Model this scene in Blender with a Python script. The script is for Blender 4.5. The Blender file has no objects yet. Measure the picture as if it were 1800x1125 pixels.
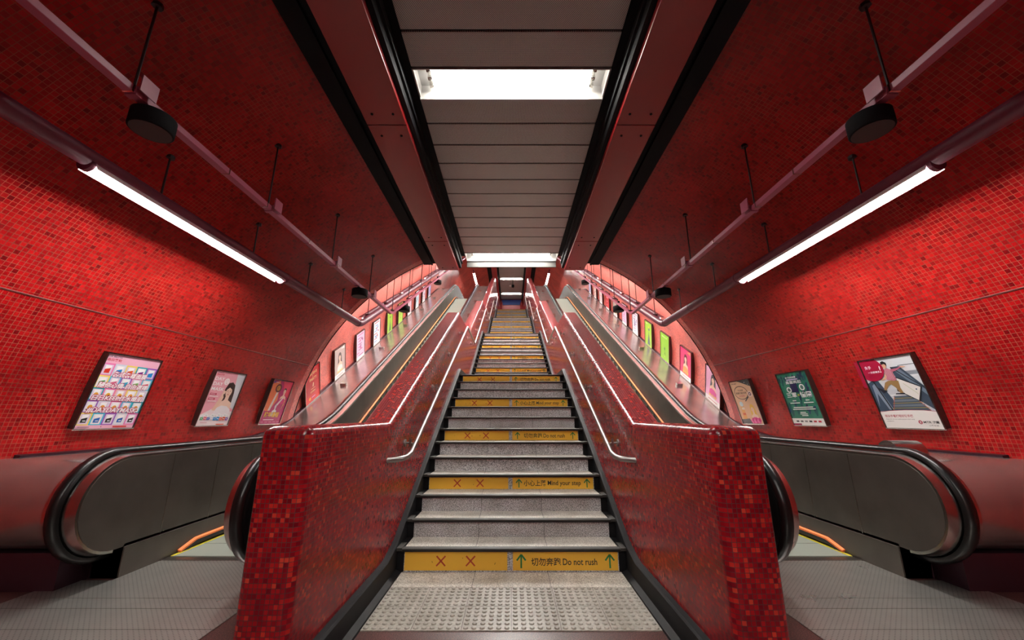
import bpy, bmesh, math, random
from mathutils import Vector, Matrix
sc = bpy.context.scene
C = sc.collection
PI = math.pi
rnd = random.Random(7)

# ---------------------------------------------------------------- camera, world, exposure
H = 1.27
cd = bpy.data.cameras.new('camera'); cam = bpy.data.objects.new('camera', cd); C.objects.link(cam)
cd.sensor_width = 36; cd.lens = 13.6; cd.shift_x = 1/1800; cd.clip_start = .05
cam.location = (0, 0, H); cam.rotation_euler = (PI/2 + math.atan(170.5/680), 0, 0)
sc.camera = cam
w = bpy.data.worlds.new('world'); sc.world = w; w.use_nodes = True
w.node_tree.nodes['Background'].inputs[0].default_value = (.02, .018, .018, 1)
w.node_tree.nodes['Background'].inputs[1].default_value = .3
sc.view_settings.view_transform = 'Standard'; sc.view_settings.look = 'None'
sc.view_settings.exposure = 0.15; sc.view_settings.gamma = 1
TUBE = 75.0          # emission of the fluorescent tubes
sc.cycles.max_bounces = 8; sc.cycles.diffuse_bounces = 2; sc.cycles.glossy_bounces = 4
sc.cycles.sample_clamp_indirect = 6
sc.cycles.use_denoising = True

K = .5345                      # slope of the escalators
DA, DB = 6.86, 21.9            # incline begins / ends
TOP = K*(DB-DA)                # 8.04
def off(D): return max(0, min(TOP, K*(D-DA)))

# ---------------------------------------------------------------- materials
def hexc(h):
    h = h.lstrip('#'); c = [int(h[i:i+2], 16)/255 for i in (0, 2, 4)]
    return tuple(((x/12.92) if x <= .04045 else ((x+.055)/1.055)**2.4) for x in c) + (1,)
class NT:
    def __init__(s, m): s.t = m.node_tree; s.n = s.t.nodes; s.l = s.t.links; s.b = s.n['Principled BSDF']
    def new(s, ty, **k):
        x = s.n.new(ty)
        for a, v in k.items(): setattr(x, a, v)
        return x
    def link(s, a, b): s.l.new(a, b)
    def math(s, op, a, b=None, c=None):
        x = s.n.new('ShaderNodeMath'); x.operation = op
        for i, v in enumerate((a, b, c)):
            if v is None: continue
            if isinstance(v, (int, float)): x.inputs[i].default_value = v
            else: s.l.new(v, x.inputs[i])
        return x.outputs[0]
    def ramp(s, f, stops, interp='LINEAR'):
        r = s.n.new('ShaderNodeValToRGB'); r.color_ramp.interpolation = interp
        e = r.color_ramp.elements
        while len(e) < len(stops): e.new(.5)
        for i, (p, c) in enumerate(stops): e[i].position = p; e[i].color = c if len(c) == 4 else (*c, 1)
        s.l.new(f, r.inputs[0]); return r.outputs[0]
    def mix(s, f, a, b):
        x = s.n.new('ShaderNodeMix'); x.data_type = 'RGBA'
        for i, v in ((0, f), (6, a), (7, b)):
            if isinstance(v, (int, float)): x.inputs[i].default_value = v
            elif isinstance(v, tuple): x.inputs[i].default_value = v
            else: s.l.new(v, x.inputs[i])
        return x.outputs[2]
def mat(name, col=(.5, .5, .5, 1), rough=.5, metal=0.0, spec=.5, emit=None, coat=0):
    m = bpy.data.materials.new(name); m.use_nodes = True; b = m.node_tree.nodes['Principled BSDF']
    if isinstance(col, str): col = hexc(col)
    b.inputs['Base Color'].default_value = col if len(col) == 4 else (*col, 1)
    b.inputs['Roughness'].default_value = rough; b.inputs['Metallic'].default_value = metal
    b.inputs['Specular IOR Level'].default_value = spec
    if coat: b.inputs['Coat Weight'].default_value = coat; b.inputs['Coat Roughness'].default_value = .08
    if emit: b.inputs['Emission Color'].default_value = (*emit[:3], 1); b.inputs['Emission Strength'].default_value = emit[3]
    return m
def tile_mat(name, pitch, stops, grout, gw=.06, rough=.22, tilt=.06, stain=.35, coat=0, spec=.5):
    m = mat(name, rough=rough, coat=coat, spec=spec); t = NT(m)
    uv = t.new('ShaderNodeUVMap').outputs[0]
    sc_ = t.new('ShaderNodeVectorMath', operation='SCALE'); t.link(uv, sc_.inputs[0]); sc_.inputs[3].default_value = 1/pitch
    fl = t.new('ShaderNodeVectorMath', operation='FLOOR'); t.link(sc_.outputs[0], fl.inputs[0])
    fr = t.new('ShaderNodeVectorMath', operation='FRACTION'); t.link(sc_.outputs[0], fr.inputs[0])
    wn = t.new('ShaderNodeTexWhiteNoise', noise_dimensions='2D'); t.link(fl.outputs[0], wn.inputs[0])
    sp = t.new('ShaderNodeSeparateXYZ'); t.link(fr.outputs[0], sp.inputs[0])
    ax = t.math('ABSOLUTE', t.math('SUBTRACT', sp.outputs[0], .5)); ay = t.math('ABSOLUTE', t.math('SUBTRACT', sp.outputs[1], .5))
    mask = t.math('GREATER_THAN', t.math('MAXIMUM', ax, ay), .5-gw)
    col = t.ramp(wn.outputs[0], stops)
    nz = t.new('ShaderNodeTexNoise'); t.link(uv, nz.inputs[0]); nz.inputs['Scale'].default_value = 1.1; nz.inputs['Detail'].default_value = 5
    st = t.ramp(nz.outputs[0], [(.35, (1-stain,)*3), (.6, (1, 1, 1))])
    gr = t.new('ShaderNodeTexNoise'); t.link(uv, gr.inputs[0]); gr.inputs['Scale'].default_value = 2.3
    gcol = t.ramp(gr.outputs[0], [(.3, tuple(c*.45 for c in grout[:3])), (.65, grout[:3])])
    c2 = t.mix(mask, col, gcol)
    mu = t.new('ShaderNodeMix', data_type='RGBA', blend_type='MULTIPLY'); mu.inputs[0].default_value = 1
    t.link(c2, mu.inputs[6]); t.link(st, mu.inputs[7]); t.link(mu.outputs[2], t.b.inputs['Base Color'])
    t.link(t.math('ADD', t.math('MULTIPLY', mask, .5), rough), t.b.inputs['Roughness'])
    # every tile lies at a slightly different angle
    g = t.new('ShaderNodeNewGeometry')
    sb = t.new('ShaderNodeVectorMath', operation='SUBTRACT'); t.link(wn.outputs[1], sb.inputs[0]); sb.inputs[1].default_value = (.5, .5, .5)
    s2 = t.new('ShaderNodeVectorMath', operation='SCALE'); t.link(sb.outputs[0], s2.inputs[0]); s2.inputs[3].default_value = tilt
    ad = t.new('ShaderNodeVectorMath', operation='ADD'); t.link(g.outputs['Normal'], ad.inputs[0]); t.link(s2.outputs[0], ad.inputs[1])
    no = t.new('ShaderNodeVectorMath', operation='NORMALIZE'); t.link(ad.outputs[0], no.inputs[0]); t.link(no.outputs[0], t.b.inputs['Normal'])
    return m
def granite(name, dark, mid, light, scale=220, rough=.45, joints=None, wear=.0):
    m = mat(name, rough=rough); t = NT(m)
    tc = t.new('ShaderNodeNewGeometry').outputs['Position']
    n = t.new('ShaderNodeTexNoise'); t.link(tc, n.inputs[0]); n.inputs['Scale'].default_value = scale; n.inputs['Detail'].default_value = 3
    c = t.ramp(n.outputs[0], [(.36, dark), (.5, mid), (.64, light)])
    n2 = t.new('ShaderNodeTexNoise'); t.link(tc, n2.inputs[0]); n2.inputs['Scale'].default_value = 5; n2.inputs['Detail'].default_value = 6
    v = t.ramp(n2.outputs[0], [(.3, (.72, .7, .66)), (.65, (1, 1, 1))])
    mu = t.new('ShaderNodeMix', data_type='RGBA', blend_type='MULTIPLY'); mu.inputs[0].default_value = 1
    t.link(c, mu.inputs[6]); t.link(v, mu.inputs[7]); out = mu.outputs[2]
    if joints:
        sp = t.new('ShaderNodeSeparateXYZ'); t.link(tc, sp.inputs[0])
        d = t.math('ABSOLUTE', t.math('SUBTRACT', t.math('ABSOLUTE', sp.outputs[0]), joints))
        out = t.mix(t.math('LESS_THAN', d, .0018), out, (.05, .045, .04, 1))
    t.link(out, t.b.inputs['Base Color']); return m
def brushed(name, col, rough, axis=0, amt=.12, metal=1.0):
    m = mat(name, col, rough, metal); t = NT(m)
    tc = t.new('ShaderNodeTexCoord').outputs['Object']
    mp = t.new('ShaderNodeMapping'); t.link(tc, mp.inputs[0]); s = [60, 60, 60]; s[axis] = 1.2; mp.inputs['Scale'].default_value = s
    n = t.new('ShaderNodeTexNoise'); t.link(mp.outputs[0], n.inputs[0]); n.inputs['Scale'].default_value = 2; n.inputs['Detail'].default_value = 4
    t.link(t.math('ADD', t.math('MULTIPLY', n.outputs[0], amt), rough-amt/2), t.b.inputs['Roughness'])
    n2 = t.new('ShaderNodeTexNoise'); t.link(tc, n2.inputs[0]); n2.inputs['Scale'].default_value = 3; n2.inputs['Detail'].default_value = 5
    c = Vector(col[:3])
    t.link(t.ramp(n2.outputs[0], [(.3, tuple(c*.75)), (.7, tuple(c*1.1))]), t.b.inputs['Base Color'])
    return m

M = {}
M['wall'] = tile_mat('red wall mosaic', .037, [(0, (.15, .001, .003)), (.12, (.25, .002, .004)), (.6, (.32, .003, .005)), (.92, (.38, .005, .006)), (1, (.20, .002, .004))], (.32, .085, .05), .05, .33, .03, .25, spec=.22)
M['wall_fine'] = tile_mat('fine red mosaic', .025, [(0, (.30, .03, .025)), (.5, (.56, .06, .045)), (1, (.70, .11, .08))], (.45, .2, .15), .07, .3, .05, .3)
M['parapet'] = tile_mat('parapet mosaic', .0215, [(0, (.15, .003, .010)), (.3, (.24, .004, .010)), (.62, (.30, .006, .011)), (.84, (.36, .009, .013)), (.94, (.50, .022, .016)), (1, (.58, .06, .03))], (.07, .016, .014), .06, .22, .014, .2, spec=.5)
M['granite'] = granite('grey granite', (.14, .14, .145), (.56, .56, .57), (.95, .95, .97), 130, joints=.305)
M['tread'] = granite('tread granite', (.32, .29, .25), (.70, .66, .58), (.92, .88, .80), 130, joints=.305)
M['floor'] = granite('dark red granite', (.012, .008, .008), (.07, .025, .022), (.22, .09, .08), 150, .3)
M['tactile'] = granite('tactile stone', (.36, .345, .30), (.44, .42, .37), (.50, .48, .42), 60, .35)
M['nosing'] = mat('nosing rubber', (.04, .037, .033, 1), .5, spec=.3)
M['nosing_dark'] = mat('black rubber', (.008, .008, .008, 1), .3)
M['skirting'] = mat('black skirting', (.007, .007, .008, 1), .6, spec=.15)
M['steel'] = brushed('stainless steel', (.55, .53, .5, 1), .22)
M['chrome'] = brushed('polished steel', (.38, .365, .35, 1), .36, 1, .06)
M['panel'] = brushed('dark steel panel', (.10, .084, .072, 1), .42, 2, .08, metal=.55)
M['deck'] = brushed('deck steel', (.50, .42, .40, 1), .25, 1, .015, metal=.85)
M['darkbase'] = mat('dark base metal', (.05, .02, .03, 1), .35, .6)
M['belt'] = mat('black handrail rubber', (.005, .005, .005, 1), .3, spec=.35)
M['brush'] = mat('orange brush', (.9, .22, .06, 1), .6)
M['bristle'] = mat('black bristle', (.01, .01, .01, 1), .8)
M['step'] = mat('step metal', (.30, .33, .28, 1), .45, .3)
M['stepyellow'] = mat('yellow step edge', (.6, .5, .02, 1), .5)
M['purple'] = mat('purple pipe paint', (.12, .012, .035, 1), .5)
M['pink'] = mat('mauve conduit paint', (.32, .07, .12, 1), .4)
M['black'] = mat('matte black', (.005, .005, .006, 1), .75, spec=.12)
M['rod'] = mat('rod', (.012, .006, .007, 1), .5)
M['beam'] = mat('glossy dark red paint', (.24, .009, .011, 1), .28)
M['white'] = mat('white reflector', (.85, .85, .83, 1), .35)
M['grey'] = mat('fascia darkened for shade', (.07, .066, .06, 1), .55)  # mid-grey metal darkened in colour to stand in for shade
M['tube_bright'] = mat('lit tube bright', (1, 1, 1, 1), .4, emit=(1, .97, .92, TUBE*2.4))
M['tube_hall'] = mat('lit strip tube', (1, 1, 1, 1), .4, emit=(1, .97, .93, TUBE*2.0))
M['tube_added'] = mat('added tunnel tube', (1, 1, 1, 1), .4, emit=(1, .97, .92, TUBE*5))  # only for the unseen lights added up the slope
M['housing'] = mat('lamp housing metal', (.34, .33, .31, 1), .4)
M['tube'] = mat('lit tube', (1, 1, 1, 1), .4, emit=(1, .97, .92, TUBE))
M['frame'] = mat('poster frame', (.09, .05, .045, 1), .25, .7)
M['edge'] = mat('frame bright edge', (.5, .46, .44, 1), .25, .9)
M['yellow'] = mat('yellow sign', (.92, .52, .045, 1), .45)
M['red'] = mat('red ink', (.55, .05, .02, 1), .5)
M['green'] = mat('green ink', (.01, .20, .05, 1), .5)
M['ink'] = mat('black ink', (.02, .018, .015, 1), .5)
M['blue'] = mat('blue sign', (.02, .08, .4, 1), .4)
M['sticker'] = mat('yellow sticker', (.85, .5, .05, 1), .4)
M['lens'] = mat('white dome', (.8, .8, .8, 1), .2)
def perforated():
    m = mat('perforated ceiling metal', rough=.5, metal=.2); t = NT(m)
    p = t.new('ShaderNodeNewGeometry').outputs['Position']
    sp = t.new('ShaderNodeSeparateXYZ'); t.link(p, sp.inputs[0])
    q = .0165
    d = None
    for ox in (0, .5):
        fx = t.math('SUBTRACT', t.math('FRACT', t.math('ADD', t.math('DIVIDE', sp.outputs[0], q), 40+ox)), .5)
        fy = t.math('SUBTRACT', t.math('FRACT', t.math('ADD', t.math('DIVIDE', sp.outputs[1], q), 40+ox)), .5)
        e = t.math('SQRT', t.math('ADD', t.math('MULTIPLY', fx, fx), t.math('MULTIPLY', fy, fy)))
        d = e if d is None else t.math('MINIMUM', d, e)
    hole = t.math('LESS_THAN', d, .24)
    t.link(t.mix(hole, (.44, .40, .38, 1), (.02, .018, .018, 1)), t.b.inputs['Base Color'])
    return m
M['perf'] = perforated()
def plate():
    m = mat('floor plate metal', rough=.3, metal=.85); t = NT(m)
    p = t.new('ShaderNodeNewGeometry').outputs['Position']
    sp = t.new('ShaderNodeSeparateXYZ'); t.link(p, sp.inputs[0]); q = .034
    d = None
    for ox in (0, .5):
        fx = t.math('SUBTRACT', t.math('FRACT', t.math('ADD', t.math('DIVIDE', sp.outputs[0], q), 200+ox)), .5)
        fy = t.math('SUBTRACT', t.math('FRACT', t.math('ADD', t.math('DIVIDE', sp.outputs[1], q), 200+ox)), .5)
        e = t.math('SQRT', t.math('ADD', t.math('MULTIPLY', fx, fx), t.math('MULTIPLY', t.math('MULTIPLY', fy, fy), 4)))
        d = e if d is None else t.math('MINIMUM', d, e)
    hole = t.math('LESS_THAN', d, .15)
    n = t.new('ShaderNodeTexNoise'); t.link(p, n.inputs[0]); n.inputs['Scale'].default_value = 3; n.inputs['Detail'].default_value = 6
    base = t.ramp(n.outputs[0], [(.3, (.52, .50, .46)), (.7, (.60, .58, .54))])
    t.link(t.mix(hole, base, (.12, .115, .11, 1)), t.b.inputs['Base Color'])
    t.link(t.ramp(n.outputs[0], [(.3, (.32,)*3), (.7, (.27,)*3)]), t.b.inputs['Roughness'])
    return m
M['plate'] = plate()
_ink = {}
def inkmat(h):
    if h not in _ink: _ink[h] = mat('print ' + h.lstrip('#'), tuple(v*.78 for v in hexc(h)[:3])+(1,), .4, spec=.3)
    return _ink[h]

# ---------------------------------------------------------------- mesh helpers
def tag(o, label=None, cat=None, group=None, kind=None):
    if label: o['label'] = label
    if cat: o['category'] = cat
    if group: o['group'] = group
    if kind: o['kind'] = kind
    return o
def empty(name, loc, label, cat, group=None):
    o = bpy.data.objects.new(name, None); o.location = loc; o.empty_display_size = .1; C.objects.link(o)
    bpy_w[o.name] = Vector(loc)
    return tag(o, label, cat, group)
bpy_w = {}
class MB:
    def __init__(s): s.v = []; s.f = []; s.m = []; s.uv = []
    def face(s, pts, mi=0, uv=None):
        b = len(s.v); s.v += [tuple(p) for p in pts]; s.f.append(tuple(range(b, b+len(pts)))); s.m.append(mi); s.uv.append(uv)
    def quadgrid(s, rows, mi=0, uvs=None, closed=False, flip=False):
        b = len(s.v); n = len(rows[0])
        for r in rows: s.v += [tuple(p) for p in r]
        for i in range(len(rows)-1):
            for j in range(n if closed else n-1):
                k = (j+1) % n
                q = (b+i*n+j, b+i*n+k, b+(i+1)*n+k, b+(i+1)*n+j)
                s.f.append(q); s.m.append(mi)
                s.uv.append([uvs[i][j], uvs[i][k], uvs[i+1][k], uvs[i+1][j]] if uvs else None)
    def box(s, x0, x1, y0, y1, z0, z1, mi=0):
        x0, x1 = sorted((x0, x1))
        v = [(x0, y0, z0), (x1, y0, z0), (x1, y1, z0), (x0, y1, z0), (x0, y0, z1), (x1, y0, z1), (x1, y1, z1), (x0, y1, z1)]
        b = len(s.v); s.v += v
        for q in ((0, 3, 2, 1), (4, 5, 6, 7), (0, 1, 5, 4), (1, 2, 6, 5), (2, 3, 7, 6), (3, 0, 4, 7)):
            s.f.append(tuple(b+i for i in q)); s.m.append(mi); s.uv.append(None)
    def sweep(s, path, prof, mi=0, caps=True, sx=1):
        """path: (y,z) points; prof: closed list of (x, n) with n along the path's left normal"""
        rows = []
        for i, p in enumerate(path):
            a = path[max(0, i-1)]; c = path[min(len(path)-1, i+1)]
            t1 = Vector((p[0]-a[0], p[1]-a[1])); t2 = Vector((c[0]-p[0], c[1]-p[1]))
            if t1.length < 1e-9: t1 = t2
            if t2.length < 1e-9: t2 = t1
            t1.normalize(); t2.normalize(); t = (t1+t2).normalized(); k = 1/max(.5, t.dot(t1))
            n = Vector((-t.y, t.x))*k
            rows.append([(sx*x, p[0]+n.x*q, p[1]+n.y*q) for x, q in prof])
        b = len(s.v); s.quadgrid(rows, mi, closed=True); n = len(prof)
        if caps:
            s.f.append(tuple(range(b, b+n))); s.m.append(mi); s.uv.append(None)
            e = b+(len(rows)-1)*n; s.f.append(tuple(range(e+n-1, e-1, -1))); s.m.append(mi); s.uv.append(None)
    def tube(s, pts, r, n=8, mi=0):
        rows = []; prev = None; P = [Vector(p) for p in pts]
        for i, p in enumerate(P):
            t = (P[min(len(P)-1, i+1)]-P[max(0, i-1)]).normalized()
            if prev is None: u = t.orthogonal().normalized()
            else: u = (prev-t*prev.dot(t)).normalized()
            prev = u; w_ = t.cross(u)
            k = 1
            if 0 < i < len(P)-1:
                k = 1/max(.6, t.dot((P[i]-P[i-1]).normalized()))
            rr = r[i] if isinstance(r, (list, tuple)) else r
            rows.append([p+(u*math.cos(a)+w_*math.sin(a))*rr*k for a in [2*PI*j/n for j in range(n)]])
        b = len(s.v); s.quadgrid(rows, mi, closed=True)
        s.f.append(tuple(range(b, b+n))); s.m.append(mi); s.uv.append(None)
        e = b+(len(rows)-1)*n; s.f.append(tuple(range(e+n-1, e-1, -1))); s.m.append(mi); s.uv.append(None)
    def disc(s, c, r0, r1, z0, z1, n=24, mi=0):   # vertical-axis drum with rounded lower edge
        s.tube([(c[0], c[1], z0), (c[0], c[1], z1)], r0, n, mi)
    def build(s, name, mats, parent=None, smooth=False, recalc=True, box=False, auto=35, bevel=0):
        if not isinstance(mats, (list, tuple)): mats = [mats]
        me = bpy.data.meshes.new(name); me.from_pydata(s.v, [], s.f)
        for m in mats: me.materials.append(m)
        for p, mi in zip(me.polygons, s.m): p.material_index = mi
        if any(s.uv):
            L = me.uv_layers.new(name='UVMap')
            for p, uv in zip(me.polygons, s.uv):
                if uv:
                    for li, q in zip(p.loop_indices, uv): L.data[li].uv = q
        return finish(me, name, parent, smooth, recalc, box, auto, bevel)
def finish(me, name, parent=None, smooth=False, recalc=True, box=False, auto=35, bevel=0):
    if recalc or bevel:
        bm = bmesh.new(); bm.from_mesh(me)
        bmesh.ops.remove_doubles(bm, verts=bm.verts, dist=1e-6)
        if recalc: bmesh.ops.recalc_face_normals(bm, faces=bm.faces)
        if bevel:
            ed = [e for e in bm.edges if len(e.link_faces) == 2 and e.calc_face_angle() > .6]
            bmesh.ops.bevel(bm, geom=ed, offset=bevel, segments=2, affect='EDGES', profile=.5)
        bm.to_mesh(me); bm.free()
    if box: box_uv(me)
    if smooth:
        for p in me.polygons: p.use_smooth = True
        try: me.set_sharp_from_angle(angle=math.radians(auto))
        except Exception: pass
    o = bpy.data.objects.new(name, me); C.objects.link(o)
    if parent is not None: set_parent(o, parent)
    return o
def set_parent(o, parent):
    o.parent = parent
    o.matrix_parent_inverse = Matrix.Translation(-world_loc(parent))
def world_loc(p):
    v = Vector((0, 0, 0)); q = p
    if q.parent is None: return Vector(q.location)
    # children are built in world coordinates with identity net transform
    return Vector((0, 0, 0)) if q.type == 'MESH' else Vector(q.location)
def box_uv(me):
    L = me.uv_layers.get('UVMap') or me.uv_layers.new(name='UVMap')
    for p in me.polygons:
        n = p.normal; a = [abs(n.x), abs(n.y), abs(n.z)]
        for li in p.loop_indices:
            v = me.vertices[me.loops[li].vertex_index].co
            if a[0] > .7: uv = (v.y, v.z)
            elif a[1] > a[2]: uv = (v.x, v.z)
            else: uv = (v.x, v.y*math.sqrt(1+(n.y/max(.2, n.z))**2) if abs(n.z) > .2 else v.y)
            L.data[li].uv = uv
def copy_tree(o, dx=None):
    """copy a thing with its parts and sub-parts"""
    c = o.copy(); C.objects.link(c)
    for ch in [x for x in o.children]:
        d = ch.copy(); C.objects.link(d); d.parent = c
        for g in ch.children:
            e = g.copy(); C.objects.link(e); e.parent = d
    return c
def fillet(pts, r, n=6):
    out = [pts[0]]
    for i in range(1, len(pts)-1):
        a, b, c = Vector(pts[i-1]), Vector(pts[i]), Vector(pts[i+1])
        u = (a-b).normalized(); v = (c-b).normalized(); q = r[i] if isinstance(r, (list, tuple)) else r
        q = min(q, (a-b).length*.48, (c-b).length*.48)
        if q <= 0: out.append(tuple(b)); continue
        p0 = b+u*q; p2 = b+v*q
        for k in range(n+1):
            t = k/n; out.append(tuple((1-t)**2*p0+2*t*(1-t)*b+t*t*p2))
    out.append(pts[-1]); return out

# ---------------------------------------------------------------- text
_txt = {}
def text_mesh(body, size=1.0, bold=False):
    """triangulated glyph outlines, (verts, faces, width, height) normalised to start at 0,0"""
    if body in _txt: return _txt[body]
    cu = bpy.data.curves.new('t', 'FONT'); cu.body = body; cu.size = 1; cu.resolution_u = 3
    cu.fill_mode = 'FRONT'
    cu.offset = .012
    o = bpy.data.objects.new('t', cu); C.objects.link(o)
    bpy.context.view_layer.update()
    dg = bpy.context.evaluated_depsgraph_get(); me = bpy.data.meshes.new_from_object(o.evaluated_get(dg))
    v = [tuple(x.co[:2]) for x in me.vertices]; f = [tuple(p.vertices) for p in me.polygons]
    bpy.data.objects.remove(o); bpy.data.curves.remove(cu); bpy.data.meshes.remove(me)
    if not v: v = [(0, 0), (1, 0), (1, 1)]; f = []
    x0 = min(a[0] for a in v); x1 = max(a[0] for a in v); y0 = min(a[1] for a in v); y1 = max(a[1] for a in v)
    _txt[body] = ([(a[0]-x0, a[1]-y0) for a in v], f, x1-x0, y1-y0)
    return _txt[body]

class Art:
    """flat print: coloured polygons stacked a hair apart in local (u right, v up) metres"""
    def __init__(s, o, r, u, n): s.o = Vector(o); s.r = Vector(r); s.u = Vector(u); s.n = Vector(n); s.mb = MB(); s.mats = []; s.lay = 0
    def mi(s, c):
        m = M[c] if c in M else inkmat(c)
        if m not in s.mats: s.mats.append(m)
        return s.mats.index(m)
    def P(s, x, y, k): return s.o+s.r*x+s.u*y+s.n*k
    def poly(s, pts, c, k=None):
        if k is None: s.lay += 1; k = s.lay
        s.mb.face([s.P(x, y, .00012*k) for x, y in pts], s.mi(c)); return k
    def rect(s, x, y, w_, h, c, k=None): return s.poly([(x, y), (x+w_, y), (x+w_, y+h), (x, y+h)], c, k)
    def ell(s, x, y, a, b, c, n=20, rot=0, k=None):
        cr, sr = math.cos(rot), math.sin(rot)
        return s.poly([(x+a*math.cos(t)*cr-b*math.sin(t)*sr, y+a*math.cos(t)*sr+b*math.sin(t)*cr) for t in [2*PI*i/n for i in range(n)]], c, k)
    def line(s, pts, w_, c, k=None):
        if k is None: s.lay += 1; k = s.lay
        for (x0, y0), (x1, y1) in zip(pts, pts[1:]):
            d = Vector((x1-x0, y1-y0)).normalized(); q = Vector((-d.y, d.x))*w_/2
            s.poly([(x0-q.x, y0-q.y), (x1-q.x, y1-q.y), (x1+q.x, y1+q.y), (x0+q.x, y0+q.y)], c, k)
        return k
    def text(s, body, x, y, h=None, w_=None, c='ink', slant=0, outline=None, k=None):
        v, f, tw, th = text_mesh(body)
        sx = sy = (h/th if h else w_/tw)
        if h and w_: sx = w_/tw; sy = h/th
        if outline:
            oc, ow = outline; s.lay += 1
            for dx, dy in ((-1, -1), (1, -1), (1, 1), (-1, 1)): s._tx(v, f, x+dx*ow, y+dy*ow, sx, sy, slant, oc, s.lay); s.lay += 1
        s.lay += 1
        s._tx(v, f, x, y, sx, sy, slant, c, s.lay)
    def _tx(s, v, f, x, y, sx, sy, slant, c, k):
        b = len(s.mb.v); mi = s.mi(c)
        s.mb.v += [tuple(s.P(x+a*sx+slant*q*sy, y+q*sy, .00012*k)) for a, q in v]
        for q in f: s.mb.f.append(tuple(b+i for i in q)); s.mb.m.append(mi); s.mb.uv.append(None)
    def build(s, name, parent):
        return s.mb.build(name, s.mats, parent, recalc=False)

# ================================================================ SETTING
ZC, R = .6, 4.4
HE = 7.77                                   # the hall vault ends here
def arc(phi): return (R*math.cos(phi), ZC+R*math.sin(phi))
PH0, PH1 = math.asin(-ZC/R), math.radians(72)
def vault(name, s, D, offs, m, p0=PH0, p1=PH1, n=30):
    mb = MB(); rows = []; uvs = []
    for d, o in zip(D, offs):
        ph = [p0+(p1-p0)*i/n for i in range(n+1)]
        rows.append([(s*arc(p)[0], d, arc(p)[1]+o) for p in ph])
    L = 0
    for i, (d, o) in enumerate(zip(D, offs)):
        if i: L += math.hypot(d-D[i-1], o-offs[i-1])
        uvs.append([(L, R*p) for p in ph])
    mb.quadgrid(rows, 0, uvs)
    o = mb.build(name, m, None, smooth=True, recalc=False)
    return tag(o, kind='structure')
BK = -7.0
HB = 7.96
incD = [HB, 8.6, 12, 16, 20, DB, 24, 30, 37]
incO = [off(d) for d in incD]
for s, nm in ((-1, 'left'), (1, 'right')):
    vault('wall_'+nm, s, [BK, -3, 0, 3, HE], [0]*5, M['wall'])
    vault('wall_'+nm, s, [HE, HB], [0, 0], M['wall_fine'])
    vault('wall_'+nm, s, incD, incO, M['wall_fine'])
mb = MB(); rows = []; uv = []
def ceil_part(name, D, O, m):
    mb = MB(); rows = []; uvs = []; L = 0
    for i, (d, o) in enumerate(zip(D, O)):
        if i: L += math.hypot(d-D[i-1], o-O[i-1])
        ph = [PH1+(PI-2*PH1)*k/10 for k in range(11)]
        rows.append([(arc(p)[0], d, arc(p)[1]+o) for p in ph]); uvs.append([(L, R*p) for p in ph])
    mb.quadgrid(rows, 0, uvs); return tag(mb.build(name, m, None, smooth=True, recalc=False), kind='structure')
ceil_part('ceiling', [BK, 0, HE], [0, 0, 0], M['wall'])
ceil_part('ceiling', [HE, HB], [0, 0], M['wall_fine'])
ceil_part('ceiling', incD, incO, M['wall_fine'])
# end walls: behind the camera and at the far end of the upper hall
def endwall(name, y, o, m):
    mb = MB(); n = 32
    pts = [(R*math.cos(a), y, ZC+o+R*math.sin(a)) for a in [PH0+(PI-2*PH0)*i/n for i in range(n+1)]]
    mb.face(pts); ob = mb.build(name, m, None, box=True, recalc=False); return tag(ob, kind='structure')
endwall('wall_back', BK, 0, M['wall']); endwall('wall_far', 37, TOP, M['beam'])
# spandrel between hall vault and the higher tunnel vault (faces up the tunnel)
mb = MB(); n = 32; o = off(HB)
rows = [[(R*math.cos(a), HB+.001, ZC+R*math.sin(a)) for a in [PH0+(PI-2*PH0)*i/n for i in range(n+1)]],
        [(R*math.cos(a), HB+.001, ZC+o+R*math.sin(a)) for a in [PH0+(PI-2*PH0)*i/n for i in range(n+1)]]]
mb.quadgrid(rows); tag(mb.build('trim_1', M['wall_fine'], None, box=True, recalc=False), kind='structure')
# dark expansion joint ring just inside the tunnel, and the long joint on the hall walls
k = 2
for s in (-1, 1):
    mb = MB(); ph = [PH0+(math.radians(80)-PH0)*i/40 for i in range(41)]
    def rp(p, r, d): return (s*r*math.cos(p), d, ZC+r*math.sin(p))
    mb.quadgrid([[rp(p, R-.002, 7.935) for p in ph], [rp(p, R-.010, 7.95) for p in ph], [rp(p, R-.002, 7.97) for p in ph]])
    tag(mb.build('trim_%d' % k, M['black'], None, smooth=True, recalc=False), kind='structure'); k += 1
    mb = MB(); p = math.asin((2.27-ZC)/R); rows = []
    for dp, rr in ((-.0016, R-.001), (-.0009, R-.006), (.0009, R-.006), (.0016, R-.001)):
        rows.append([(s*rr*math.cos(p+dp), d, ZC+rr*math.sin(p+dp)) for d in (BK, 0, HE)])
    mb.quadgrid(rows); tag(mb.build('trim_%d' % k, mat('joint', (.12, .02, .015, 1), .6), None, recalc=False), kind='structure'); k += 1
# floors
mb = MB(); mb.box(-4.5, 4.5, BK, 9, -.1, 0); tag(mb.build('floor', M['floor']), kind='structure')
FT = .0356+.1544*52
mb = MB(); mb.box(-4.5, 4.5, 24.24, 37, FT-.1, FT); tag(mb.build('floor', M['tread']), kind='structure')  # pale granite chosen to bounce light onto the upper ceiling
mb = MB()
for s in (-1, 1): mb.box(s*1.27, s*4.5, 22.6, 24.24, FT-.12, FT-.02)
tag(mb.build('floor', M['floor']), kind='structure')
mb = MB(); mb.box(-.925, .925, 3.38, 3.70, 0, .004); tag(mb.build('floor', M['tread']), kind='structure')

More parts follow.
